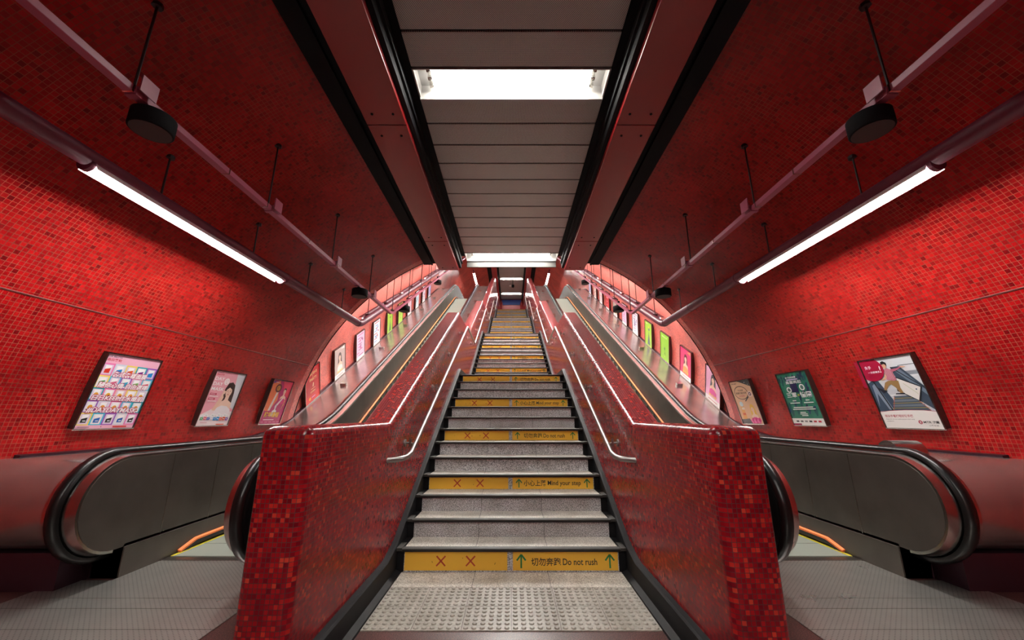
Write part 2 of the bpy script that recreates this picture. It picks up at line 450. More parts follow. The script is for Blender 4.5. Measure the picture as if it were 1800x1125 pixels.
# ---- tactile paving
def make_tactile(x, y):
    mb = MB(); q = .306
    mb.box(x+.0015, x+q, y+.0015, y+q, .0, .006)
    n = 6; st = q/n
    for i in range(n):
        for j in range(n):
            cx = x+st*(i+.5); cy = y+st*(j+.5)
            rings = []
            for r, z in ((.0165, .006), (.0155, .0105), (.011, .0135)):
                rings.append([(cx+r*math.cos(a), cy+r*math.sin(a), z) for a in [2*PI*k/10 for k in range(10)]])
            b = len(mb.v); mb.quadgrid(rings, 0, closed=True)
            mb.f.append(tuple(range(b+20, b+30))); mb.m.append(0); mb.uv.append(None)
    return mb.build('tactile_paving_tile', M['tactile'], None, smooth=False)
ordn = ['leftmost', 'second from the left', 'third from the left', 'third from the right', 'second from the right', 'rightmost']
t0 = None
for row, (y, rn) in enumerate(((2.752, 'row nearest the viewer'), (3.062, 'row next to the granite slab'))):
    for i in range(6):
        if t0 is None: o = make_tactile(-.925, 2.752); t0 = o
        else: o = t0.copy(); C.objects.link(o)
        o.location = (.3083*i, y-2.752, 0)
        tag(o, 'studded stone tile, %s, in the %s' % (ordn[i], rn), 'paving tile', 'studded tactile tiles at the foot of the stairs')

# ================================================================ STAIRCASE
RI, TR = .1544, .3014
def DN(i):     # nosing front of step i (1-based)
    f = (i-1)//13
    return 3.645+(i-1)*TR+f*(2.03-TR)
def HT(i): return .0356+RI*i
stairs = empty('staircase', (0, 3.66, 0), 'long grey granite staircase with black nosings and yellow warning strips in the middle', 'staircase')
def arrow(a, x, y, h, k):
    a.line([(x, y), (x, y+h*.93)], h*.13, 'green', k)
    a.line([(x-h*.36, y+h*.55), (x, y+h*.98)], h*.13, 'green', k); a.line([(x+h*.36, y+h*.55), (x, y+h*.98)], h*.13, 'green', k)
def strips(i, step):
    y = DN(i)+.03; z = HT(i)-.145-(.008 if i > 1 else .028); zb = max(z, HT(i-1)+.004 if i > 1 else .006)
    a = Art((0, y-.004, zb), (1, 0, 0), (0, 0, 1), (0, -1, 0)); h = HT(i)-.031-zb
    a.rect(-.905, 0, .87, h, 'yellow')
    sz = .075
    for cx in (-.597, -.346):
        a.lay += 1; k = a.lay
        a.line([(cx-sz/2, h/2-sz/2), (cx+sz/2, h/2+sz/2)], .012, 'red', k); a.line([(cx-sz/2, h/2+sz/2), (cx+sz/2, h/2-sz/2)], .012, 'red', k)
    for _ in range(rnd.randint(1, 4)):
        x = rnd.uniform(-.85, -.1); a.ell(x, rnd.uniform(.02, h*.7), rnd.uniform(.002, .005), rnd.uniform(.003, .012), '#6b4a16', 7, rnd.uniform(-.6, .6))
    l = a.build('warning_strip', step); l['label'] = 'yellow strip with two red crosses'
    a = Art((0, y-.004, zb), (1, 0, 0), (0, 0, 1), (0, -1, 0))
    a.rect(.012, 0, .89, h, 'yellow'); a.lay += 1; k = a.lay
    for cx in (.083, .833): arrow(a, cx, h*.12, h*.74, k)
    if ((i-1)//3) % 2 == 0:
        a.text('切勿奔跑', .168, h*.24, w_=.25, h=.062); a.text('Do not rush', .435, h*.28, w_=.29, h=.05)
    else:
        a.text('小心上落', .137, h*.24, w_=.245, h=.062); a.text('Mind your step', .40, h*.2, w_=.365, h=.062)
    l = a.build('warning_strip', step); l['label'] = 'yellow strip with green arrows and black writing'
for i in range(1, 53):
    y = DN(i); z1 = HT(i); z0 = HT(i-1) if i > 1 else 0
    nxt = DN(i+1) if i < 52 else DN(52)+.8
    mb = MB()
    mb.box(-.91, .91, y+.03, y+.06, z0, z1-.02, 0)            # riser slab
    mb.box(-.91, .91, y+.045, nxt+.04, z1-.024, z1, 1)          # tread slab
    mb.box(-1.0, -.91, y+.034, nxt+.04, z0-.02, z1-.004, 2); mb.box(.91, 1.0, y+.034, nxt+.04, z0-.02, z1-.004, 2)
    st = mb.build('step', [M['granite'], M['tread'], M['skirting']], stairs)
    mb = MB()
    prof = [(y, z1-.006), (y+.006, z1-.001), (y+.052, z1+.002), (y+.052, z1-.012), (y+.002, z1-.014)]
    mb.quadgrid([[(-.955, a, b) for a, b in prof], [(.955, a, b) for a, b in prof]], 0, closed=True)
    mb.f += [tuple(range(5)), tuple(range(9, 4, -1))]; mb.m += [0, 0]; mb.uv += [None, None]
    mb.box(-.93, .93, y+.002, y+.04, z1-.026, z1-.014, 1)
    for s in (-1, 1): mb.box(s*.925, s*.975, y+.0, y+.16, z1-.02, z1+.003, 0)
    mb.build('nosing', [M['nosing'], M['nosing_dark']], st)
    if i % 3 == 1: strips(i, st)
# black skirting along both sides
def nose_line():
    pts = [(2.0, 0)]
    pts.append((DN(1)-.02, 0))
    for f in range(4):
        a = 13*f+1; pts.append((DN(a), HT(a))); pts.append((DN(a+12)+.05, HT(a+12)))
    pts.append((28, HT(52))); return pts
for s, nm in ((-1, 'left'), (1, 'right')):
    top = [(2.06, .16), (3.42, .16), (DN(1)+.02, HT(1)+.03)]
    for f in range(4):
        a = 13*f+1
        if f: top.append((DN(a)-.22, HT(a-1)+.13)); top.append((DN(a), HT(a)+.02))
        top.append((DN(a+12), HT(a+12)+.03)); top.append((DN(a+12)+.22, HT(a+12)+.13))
    top.append((28, HT(52)+.13))
    mb = MB()
    xin = [(s*.972, s*1.035)]*len(top)
    mb.quadgrid([[(s*.972, y, z-1.2 if y > 4.2 else -.0) for y, z in top], [(s*.972, y, z-.01) for y, z in top], [(s*.985, y, z) for y, z in top], [(s*1.035, y, z+.004) for y, z in top]])
    mb.quadgrid([[(s*.925, y, .001) for y in (2.3, 3.66)], [(s*.93, y, .012) for y in (2.3, 3.66)], [(s*.973, y, .03) for y in (2.3, 3.66)]])
    tag(mb.build('baseboard_'+nm, M['skirting'], None, smooth=True, auto=25), kind='structure')

# ================================================================ PARAPETS
PT = [(2.05, 1.225), (3.433, 1.225), (7.38, 3.275), (9.35, 3.31), (13.5, 5.37), (14.85, 5.47), (23.4, 9.93), (28.0, 9.95)]
def parapet_bottom(y):
    if y < 3.6: return 0
    return max(0, .5*(y-3.6)-.8)
for s, nm in ((-1, 'left'), (1, 'right')):
    me = bpy.data.meshes.new('parapet_wall'); bm = bmesh.new()
    top = [Vector((0, y, z)) for y, z in PT]
    bot = [(28.0, 8.0), (24.2, 8.0), (9.0, .0), (2.05, 0)]
    outline = [(p.y, p.z) for p in top]+bot
    A = [bm.verts.new((s*1.02, y, z)) for y, z in outline]; B = [bm.verts.new((s*1.285, y, z)) for y, z in outline]
    bm.faces.new(A); bm.faces.new(B[::-1]); n = len(outline)
    for i in range(n): bm.faces.new((A[i], B[i], B[(i+1) % n], A[(i+1) % n]))
    bmesh.ops.recalc_face_normals(bm, faces=bm.faces)
    bm.verts.ensure_lookup_table()
    nt = len(top); sel = []
    for e in bm.edges:
        ids = sorted(v.index for v in e.verts)
        bm.verts.index_update()
    idx = {v: i for i, v in enumerate(A)}; idx.update({v: i+n for i, v in enumerate(B)})
    for e in bm.edges:
        a, b = sorted((idx[e.verts[0]], idx[e.verts[1]]))
        if (a < nt and b < nt) or (n <= a < n+nt and n <= b < n+nt): sel.append(e)     # long top edges
        elif (a, b) == (0, n-1) or (a, b) == (n, 2*n-1): sel.append(e)                  # front vertical edges
        elif (a, b) == (0, n): sel.append(e)
    bmesh.ops.bevel(bm, geom=sel, offset=.052, segments=4, affect='EDGES', profile=.5, clamp_overlap=True)
    bmesh.ops.triangulate(bm, faces=[f for f in bm.faces if len(f.verts) > 6])
    bm.to_mesh(me); bm.free(); me.materials.append(M['parapet'])
    o = finish(me, 'parapet_wall', None, smooth=True, recalc=False, box=True, auto=28)
    tag(o, 'red and maroon mosaic parapet wall on the %s side of the stairs' % nm, 'wall', 'mosaic parapets beside the stairs')

# ================================================================ STAIR HANDRAILS
def make_handrail(s, nm):
    root = empty('stair_handrail', (s*.9, 3.6, 0), 'polished steel handrail along the %s side of the stairs' % nm, 'handrail', 'steel stair handrails')
    X = .905
    pts = []
    pl = [(3.68, .955)]
    for f in range(4):
        a = 13*f+1
        e = DN(a+12)+.52; pl.append((e, HT(a+12)+1.03))
        if f < 3: pl.append((DN(a+13)+.16, HT(a+12)+1.0))
    pl.append((27, HT(52)+1.02))
    path = fillet(pl, .06, 3)
    p3 = [Vector((s*1.03, 3.36, .925)), Vector((s*.965, 3.38, .927)), Vector((s*(X+.015), 3.43, .93)), Vector((s*X, 3.52, .935))]+[Vector((s*X, y, z)) for y, z in path]
    mb = MB(); mb.tube(p3, .021, 12); mb.build('rail', M['chrome'], root, smooth=True, auto=60)
    def hz(y):
        for (a, b), (c, d) in zip(pl, pl[1:]):
            if a <= y <= c: return b+(d-b)*(y-a)/(c-a)
        return None
    ys = []
    for f in range(4):
        a = 13*f+1; D0 = DN(a)
        ys += [D0+.22, D0+1.4, D0+2.6, D0+3.75]
        if f < 3: ys += [DN(a+13)-.55]
    for y in ys:
        z = hz(y)
        if z is None: continue
        mb = MB()
        mb.tube([(s*1.022, y, z-.02), (s*1.006, y, z-.02)], .034, 14)
        mb.tube([(s*1.012, y, z-.02), (s*.965, y, z-.02), (s*.935, y, z-.03), (s*X, y, z-.02)], .010, 8)
        mb.tube([(s*.965, y, z-.055), (s*.965, y, z+.02)], .013, 8)
        mb.build('bracket', M['chrome'], root, smooth=True, auto=50)
make_handrail(-1, 'left'); make_handrail(1, 'right')

# ================================================================ ESCALATORS
CY, CZ = 3.48, .585
EY = 25.4
def esc_path(r, a0=-80, lift=0):
    """newel arc, level, incline, level, newel arc"""
    p = [(CY+r*math.cos(math.radians(a)), CZ+r*math.sin(math.radians(a))) for a in range(a0 % 360, 89, -10)]
    if a0 < 0: p = [(CY+r*math.cos(math.radians(a)), CZ+r*math.sin(math.radians(a))) for a in range(360+a0, 89, -8)]
    h = CZ+r
    line = fillet([(CY+.05, h), (DA, h), (DB, h+TOP), (EY-.05, h+TOP)], 1.0, 8)
    p += line
    p += [(EY+r*math.cos(math.radians(a)), CZ+TOP+r*math.sin(math.radians(a))) for a in range(88, -81, -8)]
    return p
def deck_path(a0=-88):
    r = .335
    p = [(CY+r*math.cos(math.radians(a)), CZ+r*math.sin(math.radians(a))) for a in range(360+a0, 89, -8)]
    return p+deck_line()
def deck_line():
    return fillet([(CY+.05, .92), (6.75, .92), (7.7, .66+off(7.7)), (DB, .66+TOP), (DB+1.0, .92+TOP), (EY, .92+TOP)], .5, 6)
def low_path(h, y0, y1):
    return fillet([(y0, h), (DA, h), (DB, h+TOP), (y1, h+TOP)], 1.0, 8)
def at_path(pl, y):
    for (a, b), (c, d) in zip(pl, pl[1:]):
        if a <= y <= c: return b+(d-b)*(y-a)/max(1e-9, c-a)
    return pl[-1][1]
def panel_mesh(s, x, t, y0, y1, nose=None):
    """flat balustrade panel between skirt line and upper line"""
    rp = .352; hi = low_path(CZ+rp, 3.0, EY+1); lo = low_path(CZ-rp+.005, 3.0, EY+1)
    ys = [y0]+[a for a, b in hi if y0 < a < y1]+[y1]
    mb = MB()
    upper = [(y, at_path(hi, y)) for y in ys]; lower = [(y, at_path(lo, y)) for y in ys]
    if nose == 'front':
        ring = [(CY+rp*math.cos(math.radians(a)), CZ+rp*math.sin(math.radians(a))) for a in range(270, 89, -10)]
        outl = ring+[p for p in upper if p[0] > CY+.01]+[p for p in lower[::-1] if p[0] > CY+.01]
    elif nose == 'back':
        ring = [(EY+rp*math.cos(math.radians(a)), CZ+TOP+rp*math.sin(math.radians(a))) for a in range(90, -91, -10)]
        outl = [p for p in upper if p[0] < EY]+ring+[p for p in lower[::-1] if p[0] < EY]
    else: outl = upper+lower[::-1]
    b = 0; n = len(outl)
    mb.v += [(s*x, y, z) for y, z in outl]+[(s*(x+t), y, z) for y, z in outl]
    mb.f.append(tuple(range(n))); mb.f.append(tuple(range(2*n-1, n-1, -1))); mb.m += [0, 0]; mb.uv += [None]*2
    for i in range(n): mb.f.append((i, (i+1) % n, n+(i+1) % n, n+i)); mb.m.append(0); mb.uv.append(None)
    return mb
def make_escalator(s, nm):
    root = empty('escalator', (s*2.7, 3.4, 0), 'long escalator with black handrails and dark steel sides, on the %s of the stairs' % nm, 'escalator', 'escalators flanking the stairs')
    for side, xh, xp, sg in (('outer', 3.335, 3.20, 1), ('inner', 2.0, 2.115, -1)):
        # handrail belt
        prof = [(-.042, -.016), (-.042, .004), (-.030, .020), (0, .026), (.030, .020), (.042, .004), (.042, -.016), (.028, -.020), (-.028, -.020)]
        mb = MB(); mb.sweep(esc_path(.412), [(xh+a, b) for a, b in prof], sx=s)
        mb.build('handrail', M['belt'], root, smooth=True, auto=50)
        # bright trim body under the handrail
        x0, x1 = (xp+.004, xp+.24) if sg > 0 else (xp-.004, xp-.13)
        mb = MB(); mb.sweep(esc_path(.372, a0=-92), [(x0, -.025), (x0, 0), (x0+(x1-x0)*.3, .014), (x1, .014), (x1, -.025)], sx=s)
        b = mb.build('newel_trim', M['steel'], root, smooth=True, auto=40)
        # panels
        cuts = [3.0, 3.89, 4.46, 5.03, 5.6]+[6.2+1.2*k for k in range(15)]+[EY+1]
        cuts = [c for c in cuts if c < 24] + [EY+1]
        for a, c in zip(cuts, cuts[1:]):
            nose = 'front' if a == 3.0 else ('back' if c > EY else None)
            mb = panel_mesh(s, xp, .02*sg, max(a, CY) if nose == 'front' else a, min(c, EY)-.004, nose)
            p = mb.build('balustrade_panel', M['panel'], root)
            if nose != 'back':
                m2 = MB(); zt = at_path(low_path(CZ+.345, 3, EY), c-.002); zb = at_path(low_path(CZ-.345, 3, EY), c-.002)
                m2.box(s*(xp-.0015*sg), s*(xp+.01*sg), c-.004, c, zb, zt)
                for q in (-.03, .03): m2.tube([(s*(xp-.002*sg), c+q, zb+.02+K*q*(c > 7)), (s*(xp+.004*sg), c+q, zb+.02+K*q*(c > 7))], .004, 6)
                m2.build('panel_joint', M['steel'], p)
        # skirt with brush
        xs0, xs1 = (xp-.012, xp+.22) if sg > 0 else (xp-.1, xp+.012)
        mb = MB(); pa = low_path(.12, 3.55, EY)
        mb.sweep(pa, [(xs0, -.14), (xs0, .112), (xs1, .112), (xs1, -.14)], sx=s)
        mb.build('skirt_panel', M['panel'], root)
        xb = xp-.012*sg
        mb = MB(); pa = [(4.12, .03), (4.3, .085)]+fillet([(4.32, .088), (DA-.45, .10), (DB-.45, .10+TOP), (24, .10+TOP)], 1.0, 8)
        mb.sweep(pa, [(xb, -.012), (xb, .012), (xb-.03*sg, .004), (xb-.03*sg, -.012)], sx=s, mi=0)
        mb.sweep([(a, b-.022) for a, b in pa], [(xb, -.022), (xb, .012), (xb-.026*sg, .008), (xb-.03*sg, -.02)], sx=s, mi=1)
        mb.build('skirt_brush', [M['brush'], M['bristle']], root)
    # steps
    XI, XO = 2.185, 3.175
    def step_mesh(rise):
        mb = MB(); w_ = XO-XI
        mb.box(s*XI, s*XO, 0, .374, -.03, 0, 0)
        mb.box(s*XI, s*XO, -.004, .02, -rise-.02, -.002, 0)
        mb.box(s*XI, s*(XI+.03), 0, .374, 0, .003, 1); mb.box(s*(XO-.03), s*XO, 0, .374, 0, .003, 1)
        mb.box(s*(XI+.03), s*(XO-.03), -.006, .006, -.02, .003, 0)
        return mb
    s_in = None; nosep = fillet([(3.9, .014), (DA-.24, .014), (DB-.24, TOP+.014), (24, TOP+.014)], 1.2, 8)
    y = 4.03; k = 0
    while y < 23.2:
        z = at_path(nosep, y+.2)
        if s_in is None:
            s_in = step_mesh(.21).build('step', [M['step'], M['stepyellow']], root)
            o = s_in
        else:
            o = s_in.copy(); C.objects.link(o)
        o.location = (0, y, z); k += 1
        y += .374
    # comb and floor plate
    mb = MB(); mb.box(s*XI, s*XO, 3.93, 4.03, 0, .012); mb.build('comb_plate', M['steel'], root)
    for a, b_ in ((1.0, 2.76), (2.765, 3.03), (3.035, 3.185), (3.19, 3.93)):
        mb = MB()
        x_in = 1.83
        xo = 3.57 if b_ < 3.6 else 3.19
        if b_ < 3.6: mb.box(s*x_in, s*xo, a, b_, 0, .006)
        else:
            for (p, q, r_, t) in ((1.83, 3.19, a, b_), (3.19, 3.57, a, 3.5)): mb.box(s*p, s*q, r_, t, 0, .006)
        mb.build('floor_plate', M['plate'], root)
    mb = MB(); mb.box(s*1.83, s*4.2, 22.8, 27, TOP, TOP+.015)
    mb.build('floor_plate', M['plate'], root)
    # outer deck between balustrade and wall, with its rounded front end
    mb = MB(); mb.sweep(deck_path(), [(3.43, -.02), (3.43, 0), (4.40, 0), (4.40, -.02)], sx=s)
    dk = mb.build('outer_deck', M['deck'], root, smooth=True, auto=40)
    mb = MB(); mb.sweep([(3.6, .92)]+deck_line()[1:], [(4.33, -.02), (4.33, .02), (4.42, .03), (4.42, -.02)], sx=s)
    mb.build('deck_edge', M['darkbase'], root)
    mb = MB(); mb.box(s*3.2, s*4.34, 3.55, 6.5, 0, .255); mb.box(s*3.43, s*4.34, 3.3, 3.6, .0, .26)
    mb.build('base', M['darkbase'], root)
    lp = deck_line()
    for k in range(6):
        y = 9.38+2.46*k; z = at_path(lp, y)
        if y < 7.5: pass
        mb = MB(); x = 4.02; a = math.atan(K) if 7.4 < y < 21.5 else 0
        c, sn = math.cos(a), math.sin(a)
        pts = []
        for dx in (-.07, .07):
            for dy, dz in ((-.05, 0), (-.05, .065), (.05, .065), (.05, 0)):
                pts.append((s*(x+dx), y+dy*c-dz*sn, z+dy*sn+dz*c))
        mb.v += pts
        for q in ((0, 1, 2, 3), (7, 6, 5, 4), (0, 4, 5, 1), (1, 5, 6, 2), (2, 6, 7, 3), (3, 7, 4, 0)): mb.f.append(q); mb.m.append(0); mb.uv.append(None)
        mb.build('deck_block', M['steel'], root, bevel=.006)
        if k % 2 == 1:
            mb = MB(); yy = y-.55; zz = at_path(lp, yy); d = .11
            q = [(s*3.5, yy-d, zz-K*d+.003), (s*3.66, yy-d, zz-K*d+.003), (s*3.66, yy+d, zz+K*d+.003), (s*3.5, yy+d, zz+K*d+.003)]
            mb.face(q); mb.face([(p_[0], p_[1], p_[2]+.001) for p_ in [tuple(Vector(q[0]).lerp(Vector(q[2]), t)) for t in (.3,)]+[tuple(Vector(q[1]).lerp(Vector(q[3]), t)) for t in (.3,)]+[tuple(Vector(q[0]).lerp(Vector(q[2]), t)) for t in (.7,)]+[tuple(Vector(q[1]).lerp(Vector(q[3]), t)) for t in (.7,)]], 1)
            st = mb.build('warning_sticker', [M['sticker'], M['red']], root, recalc=False)
    if s > 0:
        mb = MB(); mb.tube([(3.72, 4.02, .93), (4.0, 4.02, .93)], .115, 24); mb.build('deck_roller', M['steel'], root, smooth=True, auto=40)
    # inner deck between balustrade and mosaic parapet
    mb = MB(); mb.sweep(esc_path(.39, a0=-88), [(1.96, -.03), (1.96, 0), (1.99, 0), (1.99, -.03)], sx=s)
    c = [(s*1.975, CY+.385*math.cos(math.radians(a)), CZ+.385*math.sin(math.radians(a))) for a in range(80, 281, 10)]
    mb.face(c); mb.build('newel_cover', M['nosing_dark'], root, recalc=False)
    mb = MB(); mb.sweep(low_path(CZ+.335, 3.5, EY), [(1.287, -.02), (1.287, 0), (1.97, 0), (1.97, -.02)], sx=s)
    mb.build('inner_deck', M['deck'], root, smooth=True, auto=40)
    for k in range(7):
        y = 7.6+2.4*k; z = at_path(low_path(CZ+.335, 3, EY), y); mb = MB(); mb.box(s*1.6, s*1.74, y-.05, y+.05, z-.03, z+.07)
        mb.build('deck_block', M['steel'], root, bevel=.006)
    return root
make_escalator(-1, 'left'); make_escalator(1, 'right')

# ================================================================ CEILING STRIP
HC = ZC+4.05      # panel height 4.65
def make_panel(y0, y1, z, label, grp):
    mb = MB(); mb.box(-1.0, 1.0, y0+.011, y1-.011, z, z+.025)
    tag(mb.build('ceiling_panel', M['perf'], None, bevel=.004), label, 'ceiling panel', grp)
pn = ['first', 'second', 'third', 'fourth', 'fifth', 'sixth', 'seventh', 'eighth', 'ninth', 'tenth', 'eleventh']
P = .385
make_panel(1.98, 2.365, HC, 'perforated grey ceiling panel, closest overhead at the top of the photo', 'perforated ceiling panels')
make_panel(2.365, 2.75, HC, 'perforated grey ceiling panel, second before the near ceiling light', 'perforated ceiling panels')
make_panel(2.75, 3.13, HC, 'perforated grey ceiling panel just in front of the near ceiling light', 'perforated ceiling panels')
for k in range(11):
    make_panel(3.515+.373*k, 3.515+.373*(k+1), HC, 'perforated grey ceiling panel, %s beyond the near ceiling light' % pn[k], 'perforated ceiling panels')
for k, (a, b) in enumerate(((23.0, 26.84), (27.24, 30.9), (31.3, 35.0), (35.4, 36.95))):
    make_panel(a, b, HC+TOP, 'grey ceiling panel of the upper hall, %s' % ['nearest above the stair top', 'below the farther lights, second', 'between the two far ceiling lights', 'farthest, against the end wall'][k], 'upper hall ceiling panels')
# black plate above the panels (closes the slot)
for y0, y1, z in ((-6.9, 8.03, HC+.035), (22.9, 36.98, HC+TOP+.035)):
    mb = MB(); mb.box(-1.14, 1.14, y0, y1, z+.16, z+.18); tag(mb.build('ceiling', M['black']), kind='structure')
def ceiling_light(yc, z, label, tm='tube'):
    root = empty('ceiling_light', (0, yc, z), label, 'ceiling light', 'fluorescent lights in the ceiling strip')
    mb = MB(); a, b = yc-.18, yc+.18
    # recessed white trough: side walls, sloped reflectors, back
    mb.box(-1.0, -.985, a, b, z-.005, z+.15); mb.box(.985, 1.0, a, b, z-.005, z+.15)
    mb.box(-.99, .99, a, b, z+.14, z+.155); mb.box(-.99, .99, a, a+.012, z-.006, z+.15); mb.box(-.99, .99, b-.012, b, z-.035, z+.15)
    mb.build('housing', M['housing'], root)
    for dy in (-.10, 0, .10):
        mb = MB(); mb.tube([(-.83, yc+dy, z+.078), (.83, yc+dy, z+.078)], .018, 10)
        t = mb.build('tube', M[tm], root, smooth=True, auto=60)
        mb = MB()
        for s in (-1, 1): mb.tube([(s*.83, yc+dy, z+.078), (s*.865, yc+dy, z+.078)], .02, 10); mb.box(s*.845, s*.875, yc+dy-.02, yc+dy+.02, z+.06, z+.145)
        mb.build('socket', M['steel'], t)
ceiling_light(3.32, HC, 'bright fluorescent ceiling light, the large near one')
ceiling_light(7.81, HC, 'bright fluorescent ceiling light at the end of the perforated ceiling strip')
ceiling_light(31.1, HC+TOP, 'small distant ceiling light above the stair top, upper of two', 'tube_bright')
ceiling_light(35.2, HC+TOP, 'small distant ceiling light above the stair top, lower of two', 'tube_bright')
for k, y in enumerate((-.93, -3.2, -4.6, -6.0)): ceiling_light(y, HC, 'unseen ceiling light added behind the viewer, %s' % ['nearest', 'second', 'third', 'farthest'][k], 'tube_bright' if k else 'tube')  # unseen fixtures added to light the stairs from the front
ceiling_light(27.04, HC+TOP, 'ceiling light of the upper hall hidden behind the fascia', 'tube_bright')
for k, y in enumerate((9.4, 12.0, 14.6, 17.2, 19.8)):
    ceiling_light(y, HC+off(y)-.05, 'unseen ceiling light added in the sloping tunnel, %s up the slope' % pn[k], 'tube_added')  # added out of sight to brighten the steps and tunnel
# fascia closing the end of the strip
mb = MB(); mb.box(-.985, .985, 8.01, 8.04, 4.485, HC+.03); tag(mb.build('fascia_board', M['grey'], bevel=.004), 'plain grey metal fascia closing the ceiling strip under the second ceiling light', 'fascia')
def beam(s, nm, y0, y1, z, joints, where):
    root = empty('ceiling_beam', (s*1.34, y0, z+4.34), 'glossy dark red ceiling beam with black side channels, %s %s' % (nm, where), 'beam', 'red ceiling beams')
    e = [y0]+joints+[y1]
    for a, b in zip(e, e[1:]):
        mb = MB(); mb.box(s*1.135, s*1.56, a+.006, b-.006, z+4.335, z+4.72); bp = mb.build('beam_cover', M['beam'], root, bevel=.006)
        mb = MB()
        for yy in (a+.16, b-.16):
            for x in (1.235, 1.455): mb.tube([(s*x, yy, z+4.328), (s*x, yy, z+4.337)], .013, 10)
        mb.build('bolt', M['black'], bp)
    mb = MB(); mb.box(s*1.01, s*1.13, y0, y1, z+4.67, z+4.70); mb.box(s*1.085, s*1.133, y0, y1+.03, z+4.40, z+4.68); mb.box(s*1.06, s*1.085, y0, y1+.03, z+4.5, z+4.53)
    mb.box(s*1.14, s*1.55, y0, y1-.02, z+4.345, z+4.70)
    mb.build('inner_channel', M['black'], root)
    mb = MB(); mb.box(s*1.565, s*1.70, y0, y1+.02, z+4.50, z+4.63); mb.box(s*1.70, s*1.73, y0, y1+.02, z+4.46, z+4.6); mb.box(s*1.73, s*1.90, y0, y1+.03, z+4.475, z+4.56)
    mb.build('outer_channel', M['black'], root)
for s, nm in ((-1, 'left'), (1, 'right')):
    beam(s, nm, -6.9, HE+.06, 0, [-5.03, -2.17, .69, 3.55, 6.41], 'of the near ceiling strip')
    beam(s, nm, 23.0, 36.9, TOP, [27, 31, 35], 'of the far upper ceiling strip')

# ================================================================ PIPES, CONDUITS, LAMPS, SPEAKERS
def vault_h(x, D): return ZC+math.sqrt(R*R-x*x)+off(D) if D > HE else ZC+math.sqrt(R*R-x*x)
def rods(root, xs, s, ylist, zf, top_pad=True):
    for y in ylist:
        z = zf(y); zt = vault_h(xs, y)
        mb = MB(); mb.tube([(s*xs, y, z), (s*xs, y, zt)], .0085, 6)
        mb.tube([(s*xs, y, zt-.02), (s*xs, y, zt+.01)], .035, 8)
        mb.box(s*(xs-.05), s*(xs+.05), y-.02, y+.02, z-.012, z+.012)
        mb.build('hanger_rod', M['rod'], root)
def make_pipe(s, nm):
    X = 3.13; z0 = 3.13
    root = empty('lighting_pipe', (s*X, 7.77, z0), 'thick purple pipe carrying the strip lamp along the %s wall, bending up the tunnel' % nm, 'pipe', 'purple lighting pipes')
    zz = lambda y: z0+max(0, K*(y-HE))
    pts = [(s*X, -6.9, z0), (s*X, HE-.06, z0), (s*X, HE+.06, z0+.035)] + [(s*X, y, zz(y)) for y in (12, 17, DB+.4)]
    mb = MB(); mb.tube(pts, .068, 16)
    mb.build('pipe', M['purple'], root, smooth=True, auto=50)
    for y in (5.05, 6.5, HE-.12):
        mb = MB(); mb.tube([(s*X, y-.012, z0), (s*X, y+.012, z0)], .073, 16); mb.build('collar', M['purple'], root, smooth=True, auto=40)
    # shield behind the lamp, hidden black tray for the near section
    rods(root, X+.06, s, [.54, 1.84, 3.14, 4.44, 5.74, 7.0], lambda y: z0+.06)
    rods(root, X+.04, s, [8.25+1.15*k for k in range(12)], lambda y: zz(y)+.07)
    return root
def hall_lamp(s, y0, y1, label, z=3.06, x=3.13, grp='hanging strip lamps'):
    """trough reflector hung under the pipe, open below, lips level with the tube"""
    root = empty('strip_lamp', (s*x, y0, z), label, 'lamp', grp)
    prof = [(-.075, -.012), (-.07, .01), (-.045, .035), (0, .045), (.045, .035), (.07, .01), (.075, -.012)]
    th = .005
    closed = [(x+a, b) for a, b in prof]+[(x+a*(1-.07), b-th) for a, b in prof[::-1]]
    mb = MB(); mb.sweep([(y0, z), (y1, z)], closed, sx=s); mb.build('reflector', M['white'], root, smooth=True, auto=50)
    for y in (y0, y1):
        a = -.03 if y == y0 else .0
        mb = MB(); mb.tube([(s*x, y+a, z+.02), (s*x, y+a+.03, z+.02)], .06, 14)
        mb.build('end_cap', M['purple'], root, smooth=True, auto=40)
    mb = MB(); n = 2
    for dx in (-.022, .022):
        mb.tube([(s*(x+dx), y0+.03, z), (s*(x+dx), y1-.03, z)], .014, 8)
    mb.build('tube', M['tube_hall'], root, smooth=True, auto=60)
    return root
def tunnel_lamp(s, y0, y1, label):
    """lamp on the wall side of the sloping pipe, shielded from the escalator"""
    X = 3.13
    zz = lambda y: 3.13+K*(y-HE)
    root = empty('wall_washer_lamp', (s*X, y0, zz(y0)), label, 'lamp', 'wall washing lamps up the tunnel')
    prof = [(X+.045, -.075), (X+.05, .03), (X+.09, .07), (X+.17, .055), (X+.17, .05), (X+.09, .062), (X+.057, .025), (X+.052, -.075)]
    mb = MB(); mb.sweep([(y0, zz(y0)), (y1, zz(y1))], prof, sx=s); mb.build('reflector', M['purple'], root)
    mb = MB(); mb.tube([(s*(X+.10), y0+.05, zz(y0+.05)+.015), (s*(X+.10), y1-.05, zz(y1-.05)+.015)], .015, 8)
    mb.build('tube', M['tube_bright'], root, smooth=True, auto=60)
